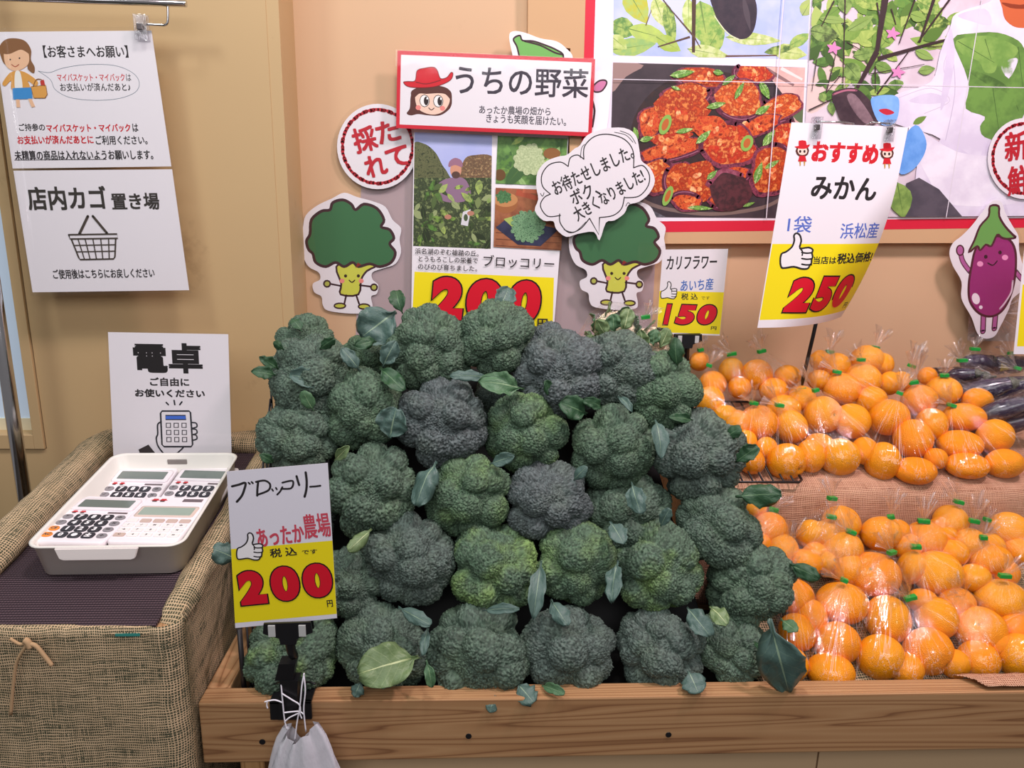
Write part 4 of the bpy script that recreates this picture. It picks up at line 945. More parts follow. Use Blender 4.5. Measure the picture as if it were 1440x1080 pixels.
for (za, wa, da), (zb, wb, db) in (((b0.z, .0115, b0.y), (b0.z - .03, .0125, b0.y + .004)), ((b0.z - .03, .0125, b0.y + .004), (b1.z - .012, .013, b1.y))):
    V = [bm.verts.new(p) for p in ((b0.x - wa, da - .010, za), (b0.x + wa, da - .010, za), (b0.x + wa, da + .010, za), (b0.x - wa, da + .010, za), (b1.x - wb, db - .009, zb), (b1.x + wb, db - .009, zb), (b1.x + wb, db + .009, zb), (b1.x - wb, db + .009, zb))]
    for f_ in ((0, 1, 2, 3), (7, 6, 5, 4), (0, 4, 5, 1), (1, 5, 6, 2), (2, 6, 7, 3), (3, 7, 4, 0)): bm.faces.new([V[i] for i in f_])
bmesh.ops.recalc_face_normals(bm, faces=bm.faces); bm_obj('lever_body', bm, M_BLACK, cs)
bm = bmesh.new()
lo, hi = o0 @ Vector((bt.x - .030, .9445, TZ - .026)), o0 @ Vector((bt.x + .030, .9494, TZ + .0045)); box(bm, lo, hi, 0, .001)
lo, hi = o0 @ Vector((bt.x - .030, .9445, TZ + .0005)), o0 @ Vector((bt.x + .030, .988, TZ + .0045)); box(bm, lo, hi, 0, .001)
bm_obj('clamp_plate', bm, M_BLACK, cs)
bm = bmesh.new()
for x0, x1 in ((386, 402), (424, 444)):
    tube(bm, smooth_pts([o0 @ at(x0, 962, .968), o0 @ at((x0 + x1) / 2, 959, .955), o0 @ at(x1, 962, .952)], False, 4), .0016, 8)
bm_obj('spring_wire', bm, M_BLACK, cs)
clip_stand('black clip stand holding the small cauliflower price card', (967, 474), 1.494, .00083, [(.004, .01, -.05), (.012, .02, -.12), (.02, .03, -.25)])

# ------------------------------------------------------------------ white plastic bag hanging by strings
mb = bpy.data.materials.new('thin_white_plastic'); mb.use_nodes = True
q_ = Mat.__new__(Mat); q_.m = mb; q_.t = mb.node_tree; q_.b = q_.t.nodes['Principled BSDF']
q_.b.inputs['Base Color'].default_value = lin('e9e6ee'); q_.b.inputs['Roughness'].default_value = .3; q_.b.inputs['Transmission Weight'].default_value = .25; q_.b.inputs['Subsurface Weight'].default_value = 0
q_.bump(q_.noise(q_.coords('Object', (1, 1, .35)), 60, 4), .6, .004)
bag = tag(empty('plastic_bag', at(428, 1060, .925)), 'crumpled white plastic bag hanging by white strings from the clip stand', 'bag'); o0 = bag.matrix_world.inverted()
bm = bmesh.new(); rings = []; ztop = at(428, 1026, .925).z; zc = bag.matrix_world.translation
for j in range(15):
    t = j / 14; row = []
    for i in range(40):
        th = 2 * math.pi * i / 40; pk = .012 * math.cos(2 * th + .5) + .006 * math.cos(5 * th + 1)
        rx = .022 + .066 * t ** .75; ry = .006 + .018 * t ** .8
        ruf = 1 + (.20 * (1 - t) + .07) * math.sin(9 * th + 2 * math.sin(3 * th) + t * 2)
        row.append(bm.verts.new(o0 @ Vector((zc.x - .002 + rx * math.cos(th) * ruf, zc.y - .004 + ry * math.sin(th) * ruf, ztop + pk * (1 - t) ** 2 - .24 * t))))
    rings.append(row)
for j in range(14):
    for i in range(40):
        f_ = bm.faces.new((rings[j][i], rings[j][(i + 1) % 40], rings[j + 1][(i + 1) % 40], rings[j + 1][i])); f_.smooth = True
bm.faces.new(rings[-1]); bm_obj('sack', bm, mb, bag)
M_STR = simple('white_string', 'eeeaf2', .7)
def g5(x, y, Y): return o0 @ at(300 + x / 4.5, 860 + y / 4.5, Y)
for P in ([(428, 450), (438, 560), (450, 680), (466, 745)], [(575, 390), (560, 470), (548, 600), (530, 700), (515, 815)], [(572, 392), (582, 500), (572, 620), (586, 760)], [(436, 520), (500, 560), (545, 590), (552, 640)], [(436, 575), (390, 560), (345, 566), (325, 572)], [(342, 570), (338, 592), (344, 612)], [(448, 640), (500, 634), (545, 632), (572, 650)], [(450, 700), (480, 672), (520, 652), (545, 640)], [(545, 622), (550, 650), (560, 676)]):
    bm = bmesh.new(); tube(bm, smooth_pts([g5(x, y, .920 if y > 460 else .924) for x, y in P], False, 5), .0011, 6); bm_obj('string', bm, M_STR, bag)

# ------------------------------------------------------------------ tray with the calculators
def rr(hx, hy, r, n=6):
    P = []
    for sx, sy, a0 in ((1, 1, 0), (-1, 1, 90), (-1, -1, 180), (1, -1, 270)):
        for i in range(n + 1): a = math.radians(a0 + 90 * i / n); P.append((sx * (hx - r) + r * math.cos(a), sy * (hy - r) + r * math.sin(a)))
    return P
def shell(bm, levels, mat=0, cap0=True, cap1=True):
    """stack of equal-length outlines [(points, z)] skinned into one surface"""
    R_ = [[bm.verts.new((x, y, z)) for x, y in P] for P, z in levels]; n = len(R_[0])
    for A, B in zip(R_, R_[1:]):
        for i in range(n): f = bm.faces.new((A[i], A[(i + 1) % n], B[(i + 1) % n], B[i])); f.material_index = mat; f.smooth = True
    if cap0: bm.faces.new(R_[0][::-1]).material_index = mat
    if cap1: bm.faces.new(R_[-1]).material_index = mat
tray = tag(empty('tray', mat=TM @ Matrix.Translation((-.5475, .2375, .0002)) @ Matrix.Rotation(math.radians(1), 4, 'Z')), 'off-white plastic tray of calculators on the dark ribbed mat', 'tray')
bm = bmesh.new(); H = .056
shell(bm, [(rr(.098, .139, .018), 0), (rr(.104, .146, .02), .003), (rr(.110, .1505, .022), H - .003), (rr(.1135, .1535, .023), H - .0022), (rr(.114, .154, .023), H), (rr(.1105, .1508, .021), H + .0008), (rr(.1075, .148, .02), H - .002), (rr(.101, .143, .018), .005), (rr(.096, .137, .016), .0035)])
bm_obj('body', bm, M_WHITEPL, tray)
bm = bmesh.new()
P = [(-.068, 0), (-.062, -.0165), (-.056, -.019), (.040, -.019), (.046, -.0165), (.052, 0)]
A = [bm.verts.new((x, -.1535, H + z)) for x, z in P]; B = [bm.verts.new((x, -.1605 + .003 * (z == 0), H + z)) for x, z in P]
bm.faces.new(A[::-1]); bm.faces.new(B)
for i in range(6): bm.faces.new((A[i], A[(i + 1) % 6], B[(i + 1) % 6], B[i]))
bmesh.ops.recalc_face_normals(bm, faces=bm.faces); bmesh.ops.bevel(bm, geom=bm.edges[:], offset=.0012, segments=2, affect='EDGES'); bm_obj('handle', bm, simple('bright_white_plastic', 'efe6e2', .35), tray)
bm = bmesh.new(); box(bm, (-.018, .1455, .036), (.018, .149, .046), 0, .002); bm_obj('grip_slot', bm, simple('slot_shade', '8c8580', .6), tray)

def glyph(bm, s, cx, cy, h, z, mat, grow=.05):
    c = bpy.data.curves.new('t', 'FONT'); c.body = s; c.size = 1; c.resolution_u = 2; c.offset = grow
    t = bpy.data.objects.new('t', c); COL.objects.link(t); bpy.context.view_layer.update()
    me = bpy.data.meshes.new_from_object(t.evaluated_get(bpy.context.evaluated_depsgraph_get()))
    xs = [v.co.x for v in me.vertices]; ys = [v.co.y for v in me.vertices]
    k = h / max(max(ys) - min(ys), .35); mx, my = (min(xs) + max(xs)) / 2, (min(ys) + max(ys)) / 2
    V = [bm.verts.new((cx + (v.co.x - mx) * k, cy + (v.co.y - my) * k, z)) for v in me.vertices]
    for p in me.polygons:
        try: bm.faces.new([V[i] for i in p.vertices]).material_index = mat
        except ValueError: pass
    bpy.data.objects.remove(t); bpy.data.curves.remove(c); bpy.data.meshes.remove(me)
M_CALC = simple('calculator_white', 'f3eaee', .35); M_LCD = simple('grey_green_screen', '707b76', .12, .6)
M_KD = simple('dark_key', '2b2a33', .4); M_KG = simple('grey_key', '8b868a', .45); M_KO = simple('orange_key', 'ee8c2a', .45); M_KW = simple('white_key', 'f0e9e6', .4); M_KP = simple('pinkish_key', 'c9b0a4', .45)
M_GW = simple('key_mark_white', 'f4f0f2', .5); M_GD = simple('key_mark_dark', '4a4448', .5)
def key_mesh(w, h, s, mk, mg, gh, r=.003):
    bm = bmesh.new(); shell(bm, [(rr(w / 2, h / 2, r, 3), 0), (rr(w / 2, h / 2, r, 3), .0018), (rr(w / 2 - .0006, h / 2 - .0006, r * .8, 3), .0025)])
    if s: glyph(bm, s, 0, 0, gh, .00254, 1)
    me = bpy.data.meshes.new('key'); bm.to_mesh(me); bm.free(); me.materials.append(mk); me.materials.append(mg); return me
def emblem(bm, x, y, k):
    for dx in (0, .013):
        for P, m in (([(-5, 0), (-3, 1.2), (-2.4, 4), (2.4, 4), (3, 1.2), (5, 0), (2, -.8), (-2, -.8)], 0), ([(-2.6, -1), (2.6, -1), (2.2, -4), (-2.2, -4)], 1)):
            f = bm.faces.new([bm.verts.new((x + dx + p[0] * k, y + p[1] * k * .8, .01335)) for p in P]); f.material_index = m
MK = {}
def calculator(M, label, pink=False, keys=True):
    t = tag(empty('calculator', mat=M), label, 'calculator', None); W, L_, z = .105, .145, .012
    key_ = 'p' if pink else 'd'
    if key_ not in MK:
        D = {}
        bm = bmesh.new(); shell(bm, [(rr(W / 2 - .003, L_ / 2 - .003, .006), 0), (rr(W / 2, L_ / 2, .008), .004), (rr(W / 2, L_ / 2, .008), z - .001), (rr(W / 2 - .0015, L_ / 2 - .0015, .007), z)])
        me = bpy.data.meshes.new('body'); bm.to_mesh(me); bm.free(); me.materials.append(M_CALC); D['body'] = me
        bm = bmesh.new(); sy = .020 if pink else .041
        if pink: shell(bm, [(rr(.047, .017, .004), z - .001), (rr(.047, .017, .004), z + .0012), (rr(.044, .014, .002), z + .0014)]); 
        else: shell(bm, [(rr(.050, .0185, .005), z - .001), (rr(.050, .0185, .005), z + .003), (rr(.047, .0155, .003), z + .0034)])
        me = bpy.data.meshes.new('screen_frame'); bm.to_mesh(me); bm.free(); me.materials.append(simple('screen_bezel', 'd9c2b6', .4) if pink else M_CALC); D['screen_frame'] = me
        bm = bmesh.new(); h = z + (.0016 if pink else .0037); shell(bm, [(rr(.042, .0125, .002), h - .001), (rr(.042, .0125, .002), h)])
        me = bpy.data.meshes.new('screen'); bm.to_mesh(me); bm.free(); me.materials.append(simple('pale_green_screen', '9aaa9c', .12, .6) if pink else M_LCD); D['screen'] = me
        bm = bmesh.new(); box(bm, (.010, .055, z - .001), (.042, .064, z + .0008)) if pink else box(bm, (.014, .0145, z - .001), (.045, .0185, z + .0008))
        me = bpy.data.meshes.new('solar_strip'); bm.to_mesh(me); bm.free(); me.materials.append(simple('solar_cell', '6a5a5e', .3)); D['solar_strip'] = me
        bm = bmesh.new(); emblem(bm, -.040 if not pink else -.036, .0175 if not pink else .059, .00125 if not pink else .0016); bmesh.ops.translate(bm, verts=bm.verts, vec=(0, 0, z + .0004 - .01335))
        me = bpy.data.meshes.new('emblem'); bm.to_mesh(me); bm.free(); me.materials.append(flat('c8242e')); me.materials.append(flat('4a3030')); D['emblem'] = me
        K_ = []
        if pink:
            for j, row in enumerate((' ABCD', '/ √M%÷', '→789×', 'C456-')):
                row = [' ', '', '', '', ''] if j == 0 else list(row.replace(' ', '')) if len(row.replace(' ', '')) == 5 else list(row)[:5]
                for i, c in enumerate(row): K_.append((-.041 + i * .0205, -.010 - j * .0145, key_mesh(.0165, .0095, c.strip(), M_KP if (j == 0 and i) or (j == 3 and i == 0) else M_KW, M_GD, .0045, .0018)))
        else:
            for j, row in enumerate((('%', '7', '8', '9', '÷'), ('√', '4', '5', '6', '×'), ('CE', '1', '2', '3', '-'), ('AC', '0', '・', '±', '+'))):
                for i, c in enumerate(row):
                    side = i in (0, 4); mk = M_KO if (i == 0 and j > 1) else M_KG if side else M_KD
                    K_.append((-.0415 + i * .0208, .001 - j * .0185, key_mesh(.0155 if side else .0185, .0125 if side else .0155, c, mk, M_GD if side else M_GW,   .0065 if side else .0105, .006 if side else .0045)))
        D['keys'] = K_; MK[key_] = (D, sy)
    D, sy = MK[key_]
    for nm in ('body', 'screen_frame', 'screen', 'solar_strip', 'emblem'):
        o = link(nm, D[nm], t)
        if nm in ('screen_frame', 'screen'): o.location = (0, sy, 0)
    for x, y, me in D['keys']: o = link('key', me, t); o.location = (x, y, z - .0005)
    return t
def cal(x, y, h, rot, tilt, label, **kw): return calculator(TM @ Matrix.Translation((x, y, h)) @ Matrix.Rotation(math.radians(rot), 4, 'Z') @ Matrix.Rotation(math.radians(tilt), 4, 'X'), label, **kw)
cal(-.604, .315, .010, -2, 5, 'white dark-keyed calculator at the back of the tray, beside the window side')
cal(-.494, .318, .010, -3, 5, 'white dark-keyed calculator at the back of the tray, nearer the price card')
cal(-.555, .172, .020, -4, -2, 'white calculator lying lowest, mostly under the two front calculators')
cal(-.603, .177, .036, -3, -2.5, 'white dark-keyed calculator with scratched screen at the front of the tray')
cal(-.497, .176, .036, -2, -2.5, 'white pale-keyed calculator with green-grey screen at the front of the tray', pink=True)

# ------------------------------------------------------------------ broccoli
def fib(n, rng, jit):
    i = np.arange(n) + .5; ph = np.arccos(1 - 2 * i / n); th = np.pi * (1 + 5 ** .5) * i
    P = np.stack([np.cos(th) * np.sin(ph), np.sin(th) * np.sin(ph), np.cos(ph)], 1) + rng.normal(0, jit, (n, 3))
    return P / np.linalg.norm(P, axis=1, keepdims=True)
def near(P, Q):
    kd = KDTree(len(P))
    for i, p in enumerate(P): kd.insert(p, i)
    kd.balance(); D1, D2, I = np.empty(len(Q)), np.empty(len(Q)), np.empty(len(Q), int)
    for k, q in enumerate(Q):
        (a, ia, da), (b, ib, db) = kd.find_n(q, 2); D1[k], D2[k], I[k] = da, db, ia
    return D1, D2, I
bm = bmesh.new(); bmesh.ops.create_icosphere(bm, subdivisions=7, radius=1); ICO = bpy.data.meshes.new('ico'); bm.to_mesh(ICO); bm.free()
_q = np.empty(len(ICO.vertices) * 3); ICO.vertices.foreach_get('co', _q); _q = _q.reshape(-1, 3); _q /= np.linalg.norm(_q, axis=1, keepdims=True)
def crown_mesh(seed, mat, n1=30, a1=.80, n2=170, a2=.030, n3=7600, a3=.056):
    rng = np.random.default_rng(seed); z = _q[:, 2]
    C1 = fib(n1, rng, .22); s1 = (4 * np.pi / n1) ** .5; rho = rng.uniform(.75, 1.3, n1); lf = rng.normal(0, .03, n1)
    h1 = np.full(len(_q), -9.0)
    for i in range(n1):
        d = np.linalg.norm(_q - C1[i], axis=1); rad = s1 * rho[i] * .68; h1 = np.maximum(h1, lf[i] + a1 * (np.sqrt(np.clip(rad * rad - d * d, 0, None)) - rad))
    h1 = np.maximum(h1, -.24)
    d2, e2, i2 = near(fib(n2, rng, .06), _q); s2 = (4 * np.pi / n2) ** .5
    d3, e3, i3 = near(fib(n3, rng, .008), _q); s3 = (4 * np.pi / n3) ** .5
    s = np.clip((z + .85) / .85, 0, 1); s = s * s * (3 - 2 * s)
    r = (.50 + .50 * s)
    lump2 = 1 - (d2 / (s2 * .75)) ** 2 + rng.normal(0, .35, n2)[i2] * 0
    lump3 = np.sqrt(np.clip(1 - (d3 / (s3 * .64)) ** 2, 0, 1)) + rng.normal(0, .18, n3)[i3]
    r = r * 1.03 + h1 + a2 * lump2 + a3 * (lump3 - .5) * (.35 + .65 * s)
    low = rng.normal(0, 1, 3); r = r * (1 + .06 * np.tanh(_q @ low))
    co = _q * r[:, None]; co[:, 2] *= .86
    me = ICO.copy(); me.name = 'crown'; me.vertices.foreach_set('co', co.ravel().astype(np.float32))
    at_ = me.attributes.new('bud', 'FLOAT', 'POINT'); at_.data.foreach_set('value', rng.random(n3)[i3].astype(np.float32))
    me.materials.append(mat); me.polygons.foreach_set('use_smooth', [True] * len(me.polygons)); me.update(); return me
def bud_mat(name, c1, c2, c3, patch):
    m = Mat(name, c1, .62, .35); v = m.coords()
    oi = m.n('ShaderNodeObjectInfo'); ad = m.n('ShaderNodeVectorMath', operation='ADD'); m.l(v, ad.inputs[0]); m.l(oi.outputs['Random'], ad.inputs[1])
    at_ = m.n('ShaderNodeAttribute', attribute_name='bud')
    base = m.mix(m.noise(ad.outputs[0], 1.5, 2), c1, c2); tn = m.n('ShaderNodeAttribute', attribute_type='OBJECT', attribute_name='tone'); pt = m.n('ShaderNodeAttribute', attribute_type='OBJECT', attribute_name='patch')
    base = m.mix(tn.outputs['Fac'], base, c3)
    y = m.math('MULTIPLY', m.ramp(m.noise(ad.outputs[0], 1.3, 2), [(.44, (0, 0, 0)), (.66, (1, 1, 1))]), pt.outputs['Fac'])
    base = m.mix(y, base, patch)
    b = m.math('ADD', .50, m.math('MULTIPLY', at_.outputs['Fac'], 1.15)); col = m.mix(1.0, base, b, 'MULTIPLY')
    x = col.node.inputs[7]; cb = m.n('ShaderNodeCombineColor'); [m.l(b, s) for s in cb.inputs[:3]]; m.l(cb.outputs[0], x)
    m.color(col); m.bump(m.noise(v, 90, 2), .25, .01)
    return m.m
M_BUD = bud_mat('broccoli_buds', '455b4a', '53694f', '51585a', '6f8a48')
CROWNS = [crown_mesh(s, M_BUD, n1) for s, n1 in ((1, 24), (2, 30), (3, 20), (4, 36), (5, 26), (6, 32))]
def leaf_mat(name, c1, c2, cv):
    m = Mat(name, c1, .42, .4); uv = m.coords('UV'); s = m.n('ShaderNodeSeparateXYZ'); m.l(uv, s.inputs[0])
    u = m.math('ABSOLUTE', m.math('SUBTRACT', s.outputs[0], .5))
    rib = m.math('LESS_THAN', u, m.math('MULTIPLY', m.math('SUBTRACT', 1.15, s.outputs[1]), .030))
    side = m.math('SINE', m.math('MULTIPLY', m.math('SUBTRACT', s.outputs[1], m.math('MULTIPLY', u, .55)), 44.0)); sv = m.math('MULTIPLY', m.math('GREATER_THAN', side, .955), .45)
    base = m.mix(m.noise(uv, 5, 3), c1, c2); base = m.mix(m.math('MULTIPLY', sv, .35), base, cv)
    m.color(m.mix(rib, base, cv)); m.bump(m.math('ADD', m.noise(uv, 16, 3), m.math('MULTIPLY', sv, .6)), .4, .002); return m.m
LEAF = {'b': leaf_mat('blue_green_leaf', '46605a', '566e65', '869c82'), 'd': leaf_mat('dark_leaf', '29492f', '37593c', '5f7f5a'), 'o': leaf_mat('olive_leaf', '62794e', '748a5e', 'c0cc98'), 'g': leaf_mat('green_leaf', '456849', '557854', '86a078')}
M_STEM = simple('broccoli_stalk', '8aa06a', .55)
def leaf_obj(base, tip, width, face, tone, parent, seed):
    r = random.Random(seed); base, tip = Vector(base), Vector(tip); ax = tip - base; L_ = ax.length; ax.normalize()
    nrm = (Vector(face) - ax * Vector(face).dot(ax)).normalized(); sd = ax.cross(nrm); bow = r.uniform(.05, .22) * L_; cup = r.uniform(-.55, .55); wav = r.uniform(.06, .16); tw = r.uniform(-.9, .9) * (.35 if width > .04 else 1)
    bm = bmesh.new(); uvl = bm.loops.layers.uv.new('UVMap'); nu, nv = 8, 14; V = []
    for j in range(nv + 1):
        v = j / nv; wd = width * max(.11, max(0, 1 - ((v - .58) / (.425 + .03 * math.sin(seed))) ** 2) ** .5)
        row = []
        for i in range(nu + 1):
            u = i / nu * 2 - 1; a = tw * (v - .3)
            off = sd * math.cos(a) + nrm * math.sin(a)
            h = bow * math.sin(v * math.pi * .9) + cup * wd * (u * u) * .5 + wav * width * noise.noise(Vector((u * 2.2, v * 5, seed * 1.7))) * (abs(u) + .3) * 2
            wob = 1 + (.12 if width > .04 else .30) * noise.noise(Vector((v * 7, seed, u)))
            row.append(bm.verts.new(base + ax * (L_ * v) + off * (wd * .5 * u * wob) + nrm * h - nrm * bow * v))
        V.append(row)
    for j in range(nv):
        for i in range(nu):
            f = bm.faces.new((V[j][i], V[j][i + 1], V[j + 1][i + 1], V[j + 1][i])); f.smooth = True
            for lp, (a, b) in zip(f.loops, ((i, j), (i + 1, j), (i + 1, j + 1), (i, j + 1))): lp[uvl].uv = (a / nu, b / nv)
    bmesh.ops.transform(bm, matrix=parent.matrix_world.inverted(), verts=bm.verts)
    o = bm_obj('leaf', bm, LEAF[tone], parent); md = o.modifiers.new('thickness', 'SOLIDIFY'); md.thickness = .0009; return o
def ys(y): return 1.035 + (915 - y) * .245 / 435
# where the heads lie (photo centre, radius), row by row from the wooden rail upwards, and how each differs
ROWS = [
 ('in the row lying on the wooden rail', [(412, 917, 60, 'under the yellow price card'), (540, 910, 59, 'behind the wide olive leaf'), (676, 916, 69, 'biggest head'), (803, 912, 61, 'between the biggest and a knobbly head'), (925, 910, 57, 'knobbly head with small foot lobe'), (1028, 916, 49, 'smallest head beside the long hanging leaf')]),
 ('in the second row above the rail', [(415, 818, 55, 'hidden behind the price card'), (492, 822, 46, 'peeping out beside the red 200'), (573, 787, 61, 'dark round head'), (694, 800, 62, 'with a yellow-green middle'), (808, 796, 56, 'light green head beside a hanging leaf'), (928, 801, 61, 'wide head with a yellowish top'), (1060, 823, 59, 'end head next to the bagged mikans')]),
 ('in the third row above the rail', [(420, 725, 54, 'hidden behind the price card'), (524, 688, 61, 'round head beside the price card'), (657, 694, 57, 'lobed light green head'), (768, 706, 56, 'grey purple-tinged head'), (880, 722, 57, 'shaded head half under its neighbours'), (1006, 738, 56, 'end head by the burlap step')]),
 ('in the fourth row above the rail', [(417, 615, 52, 'head against the black wire basket'), (508, 578, 56, 'round head with leaves above it'), (623, 592, 60, 'big round purple-grey head'), (738, 606, 55, 'light green head under a flat leaf'), (860, 632, 57, 'square head with a notch on top'), (978, 641, 62, 'end head beside two little dark leaves')]),
 ('in the row along the top', [(437, 528, 59, 'end head over the wire basket'), (604, 491, 58, 'tall head under two upright leaves'), (697, 480, 52, 'head below the upright leaf at the red 200'), (788, 528, 60, 'wide purple-grey head'), (866, 520, 54, 'dark head beside the cauliflower bag'), (925, 549, 55, 'smooth green end head')]),
 ('at the back of the pile', [(428, 482, 38, 'small head with round leaves against the tan wall'), (513, 507, 36, 'small head in a gap below the green cutout'), (775, 492, 40, 'head peeping over the wide purple-grey one'), (701, 556, 34, 'dark head deep in a gap at the middle')]),
]
HEADS = []
stemme = None
bm = bmesh.new(); tube(bm, [(0, 0, -.95), (0, 0, -.6), (0, 0, -.35)], [.20, .23, .34], 14); stemme = bpy.data.meshes.new('stalk'); bm.to_mesh(stemme); bm.free(); stemme.materials.append(M_STEM)
k = 0
for rowname, L_ in ROWS:
    for (x, y, r, what) in L_:
        k += 1; rr_ = random.Random(k * 13); Y = ys(y) + (.05 if 'back of' in rowname else 0) + (.03 if 'hidden' in what or 'gap' in what or 'shaded' in what else 0)
        p = at(x, y, Y); R_ = r * depth_of(p) / FOC * 1.03
        dirn = ((CAM_POS - p).normalized() * .85 + Vector((rr_.uniform(-.3, .3), rr_.uniform(-.1, .1), .12 + rr_.uniform(-.2, .3)))).normalized()
        q = dirn.to_track_quat('Z', 'Y') @ Quaternion((0, 0, 1), rr_.uniform(0, 6.28))
        M = Matrix.Translation(p) @ q.to_matrix().to_4x4()
        t = tag(empty('broccoli', mat=M), ('broccoli, ' + what + ', ' + rowname), 'broccoli', 'heads of broccoli in the pile')
        sx = rr_.uniform(.95, 1.05)
        tone = .9 if 'purple' in what else .6 if ('dark' in what or 'hidden' in what or 'knobbly' in what) else 0.0 if 'green' in what else rr_.uniform(.05, .5)
        patch = .7 if 'yellow' in what else .35 if 'light green' in what else .06
        o = link('crown', CROWNS[(k * 5 + k // 6) % 6], t); o.scale = (R_ * sx, R_ / sx, R_); o['tone'] = tone; o['patch'] = patch
        o = link('stalk', stemme, t); o.scale = (R_, R_, R_)
        HEADS.append((p, t, R_))
LV = [((557, 438), (508, 474), 52, 'b'), ((566, 441), (556, 407), 20, 'd'), ((425, 466), (411, 448), 14, 'd'), ((399, 492), (386, 481), 11, 'd'), ((392, 519), (366, 502), 15, 'd'), ((388, 528), (355, 522), 16, 'd'), ((449, 491), (468, 477), 14, 'd'), ((460, 540), (408, 526), 24, 'b'), ((441, 578), (426, 551), 18, 'g'), ((507, 522), (481, 490), 19, 'b'), ((530, 480), (500, 485), 17, 'd'), ((538, 517), (556, 480), 24, 'b'), ((534, 518), (567, 547), 24, 'd'),
 ((548, 616), (557, 575), 44, 'b'), ((614, 650), (584, 706), 32, 'b'), ((688, 531), (634, 527), 15, 'b'), ((737, 547), (675, 535), 30, 'g'), ((688, 653), (722, 641), 17, 'b'), ((824, 582), (790, 566), 32, 'd'), ((846, 573), (824, 563), 15, 'd'), ((776, 557), (767, 536), 15, 'd'), ((953, 517), (949, 476), 22, 'd'), ((869, 558), (889, 576), 11, 'b'), ((921, 590), (931, 642), 24, 'b'), ((974, 591), (943, 586), 13, 'd'), ((1020, 616), (1040, 602), 17, 'd'), ((1034, 650), (1065, 628), 20, 'd'), ((1034, 698), (1099, 694), 30, 'd'),
 ((888, 678), (900, 720), 25, 'b'), ((806, 676), (824, 657), 15, 'b'), ((523, 744), (490, 774), 19, 'o'), ((560, 854), (604, 878), 19, 'b'), ((602, 884), (595, 918), 13, 'b'), ((590, 924), (505, 946), 54, 'o'), ((600, 928), (608, 968), 14, 'g'), ((761, 788), (750, 868), 22, 'b'), ((774, 843), (797, 877), 23, 'b'), ((678, 859), (728, 855), 13, 'b'), ((728, 962), (750, 987), 28, 'b'), ((762, 964), (792, 974), 13, 'g'), ((697, 978), (688, 1002), 17, 'b'), ((508, 958), (498, 980), 19, 'b'), ((858, 733), (877, 764), 23, 'b'), ((869, 788), (859, 844), 23, 'b'), ((929, 740), (941, 716), 15, 'b'), ((966, 854), (997, 892), 28, 'b'), ((998, 853), (1022, 876), 23, 'o'), ((1082, 870), (1112, 984), 62, 'b'), ((1098, 871), (1120, 887), 18, 'g'), ((1110, 794), (1152, 813), 21, 'd'), ((968, 943), (982, 974), 32, 'b'), ((332, 787), (304, 773), 28, 'b'), ((697, 442), (717, 403), 26, 'b'), ((701, 452), (704, 436), 12, 'd'), ((470, 648), (490, 628), 14, 'o'), ((384, 650), (368, 640), 12, 'd'), ((1060, 902), (1078, 918), 10, 'd')]
for i, (b, t, w, tone) in enumerate(LV):
    Yb, Yt = ys(b[1]) - .045, ys(t[1]) - .070
    if (t[1] > 960): Yb, Yt = .958, .944
    if b == (332, 787): Yb, Yt = .985, .962
    if b == (1082, 874): Yb, Yt = .985, .942
    if b == (728, 962) or b == (968, 943) or b == (762, 964): Yb, Yt = .975, .9435
    if b[1] < 545 and i < 3 or b == (697, 442) or b == (701, 452): Yb, Yt = ys(b[1]) - .01, ys(t[1]) - .01
    P, Q = at(*b, Yb), at(*t, Yt); wid = w * depth_of(P) / FOC * 1.08
    par = min(HEADS, key=lambda h: (h[0] - P).length)[1]
    f = (CAM_POS - (P + Q) / 2).normalized() + Vector((random.Random(i).uniform(-.35, .35), 0, .25))
    leaf_obj(P, Q, wid, f, tone, par, i + 1)

# ------------------------------------------------------------------ black wire basket that holds the pile
bk = tag(empty('wire_basket', (-.34, 1.0, TZ)), 'black wire basket with added wedge in gap-shade black under the broccoli pile', 'basket'); o0 = bk.matrix_world.inverted()
def zs(Y): return TZ + .02 + (Y - 1.0) * 1.45
bm = bmesh.new(); X0, X1 = -.345, .40
Vl = [(.99, TZ - .05), (1.09, TZ - .02), (1.38, 1.135), (1.42, 1.135), (1.42, TZ - .05)]
A = [bm.verts.new(o0 @ Vector((X0 + .012, y, z))) for y, z in Vl]; B = [bm.verts.new(o0 @ Vector((X1 - (z - TZ) * .25, y, z))) for y, z in Vl]
bm.faces.new(A); bm.faces.new(B[::-1])
for i in range(5): bm.faces.new((A[i], B[i], B[(i + 1) % 5], A[(i + 1) % 5]))
bmesh.ops.recalc_face_normals(bm, faces=bm.faces); bm_obj('shade_wedge', bm, simple('gap_shade_black', '0e0d0e', .6, .2), bk)  # added support wedge; its black stands in for the shade between the heads
bm = bmesh.new(); Yw = [1.0 + .026 * i for i in range(14)]
for i, Y in enumerate(Yw):
    z1 = min(zs(Y) + .035, 1.13) if Y > 1.03 else TZ + .09
    tube(bm, [o0 @ Vector((X0, Y, TZ - .05)), o0 @ Vector((X0, Y, z1))], .0019, 6)
    if i < 13 and Y > 1.03:
        z2 = min(zs(Yw[i + 1]) + .035, 1.13)
        tube(bm, [o0 @ Vector((X0, Y, z1)), o0 @ Vector((X0, Y + .008, z1 + .008)), o0 @ Vector((X0, Y + .02, z2 - .012)), o0 @ Vector((X0, Yw[i + 1], z2 - .02))], .0019, 6)
for h in (.0, .05): tube(bm, [o0 @ Vector((X0, .997, TZ - .03 + h)), o0 @ Vector((X0, 1.34, TZ - .03 + h))], .0022, 6)
tube(bm, [o0 @ Vector((X0, 1.0, TZ + .09)), o0 @ Vector((X0, 1.34, TZ + .43 - .03))], .002, 6)
bm_obj('wire_side', bm, M_WIRE, bk)
bm = bmesh.new()
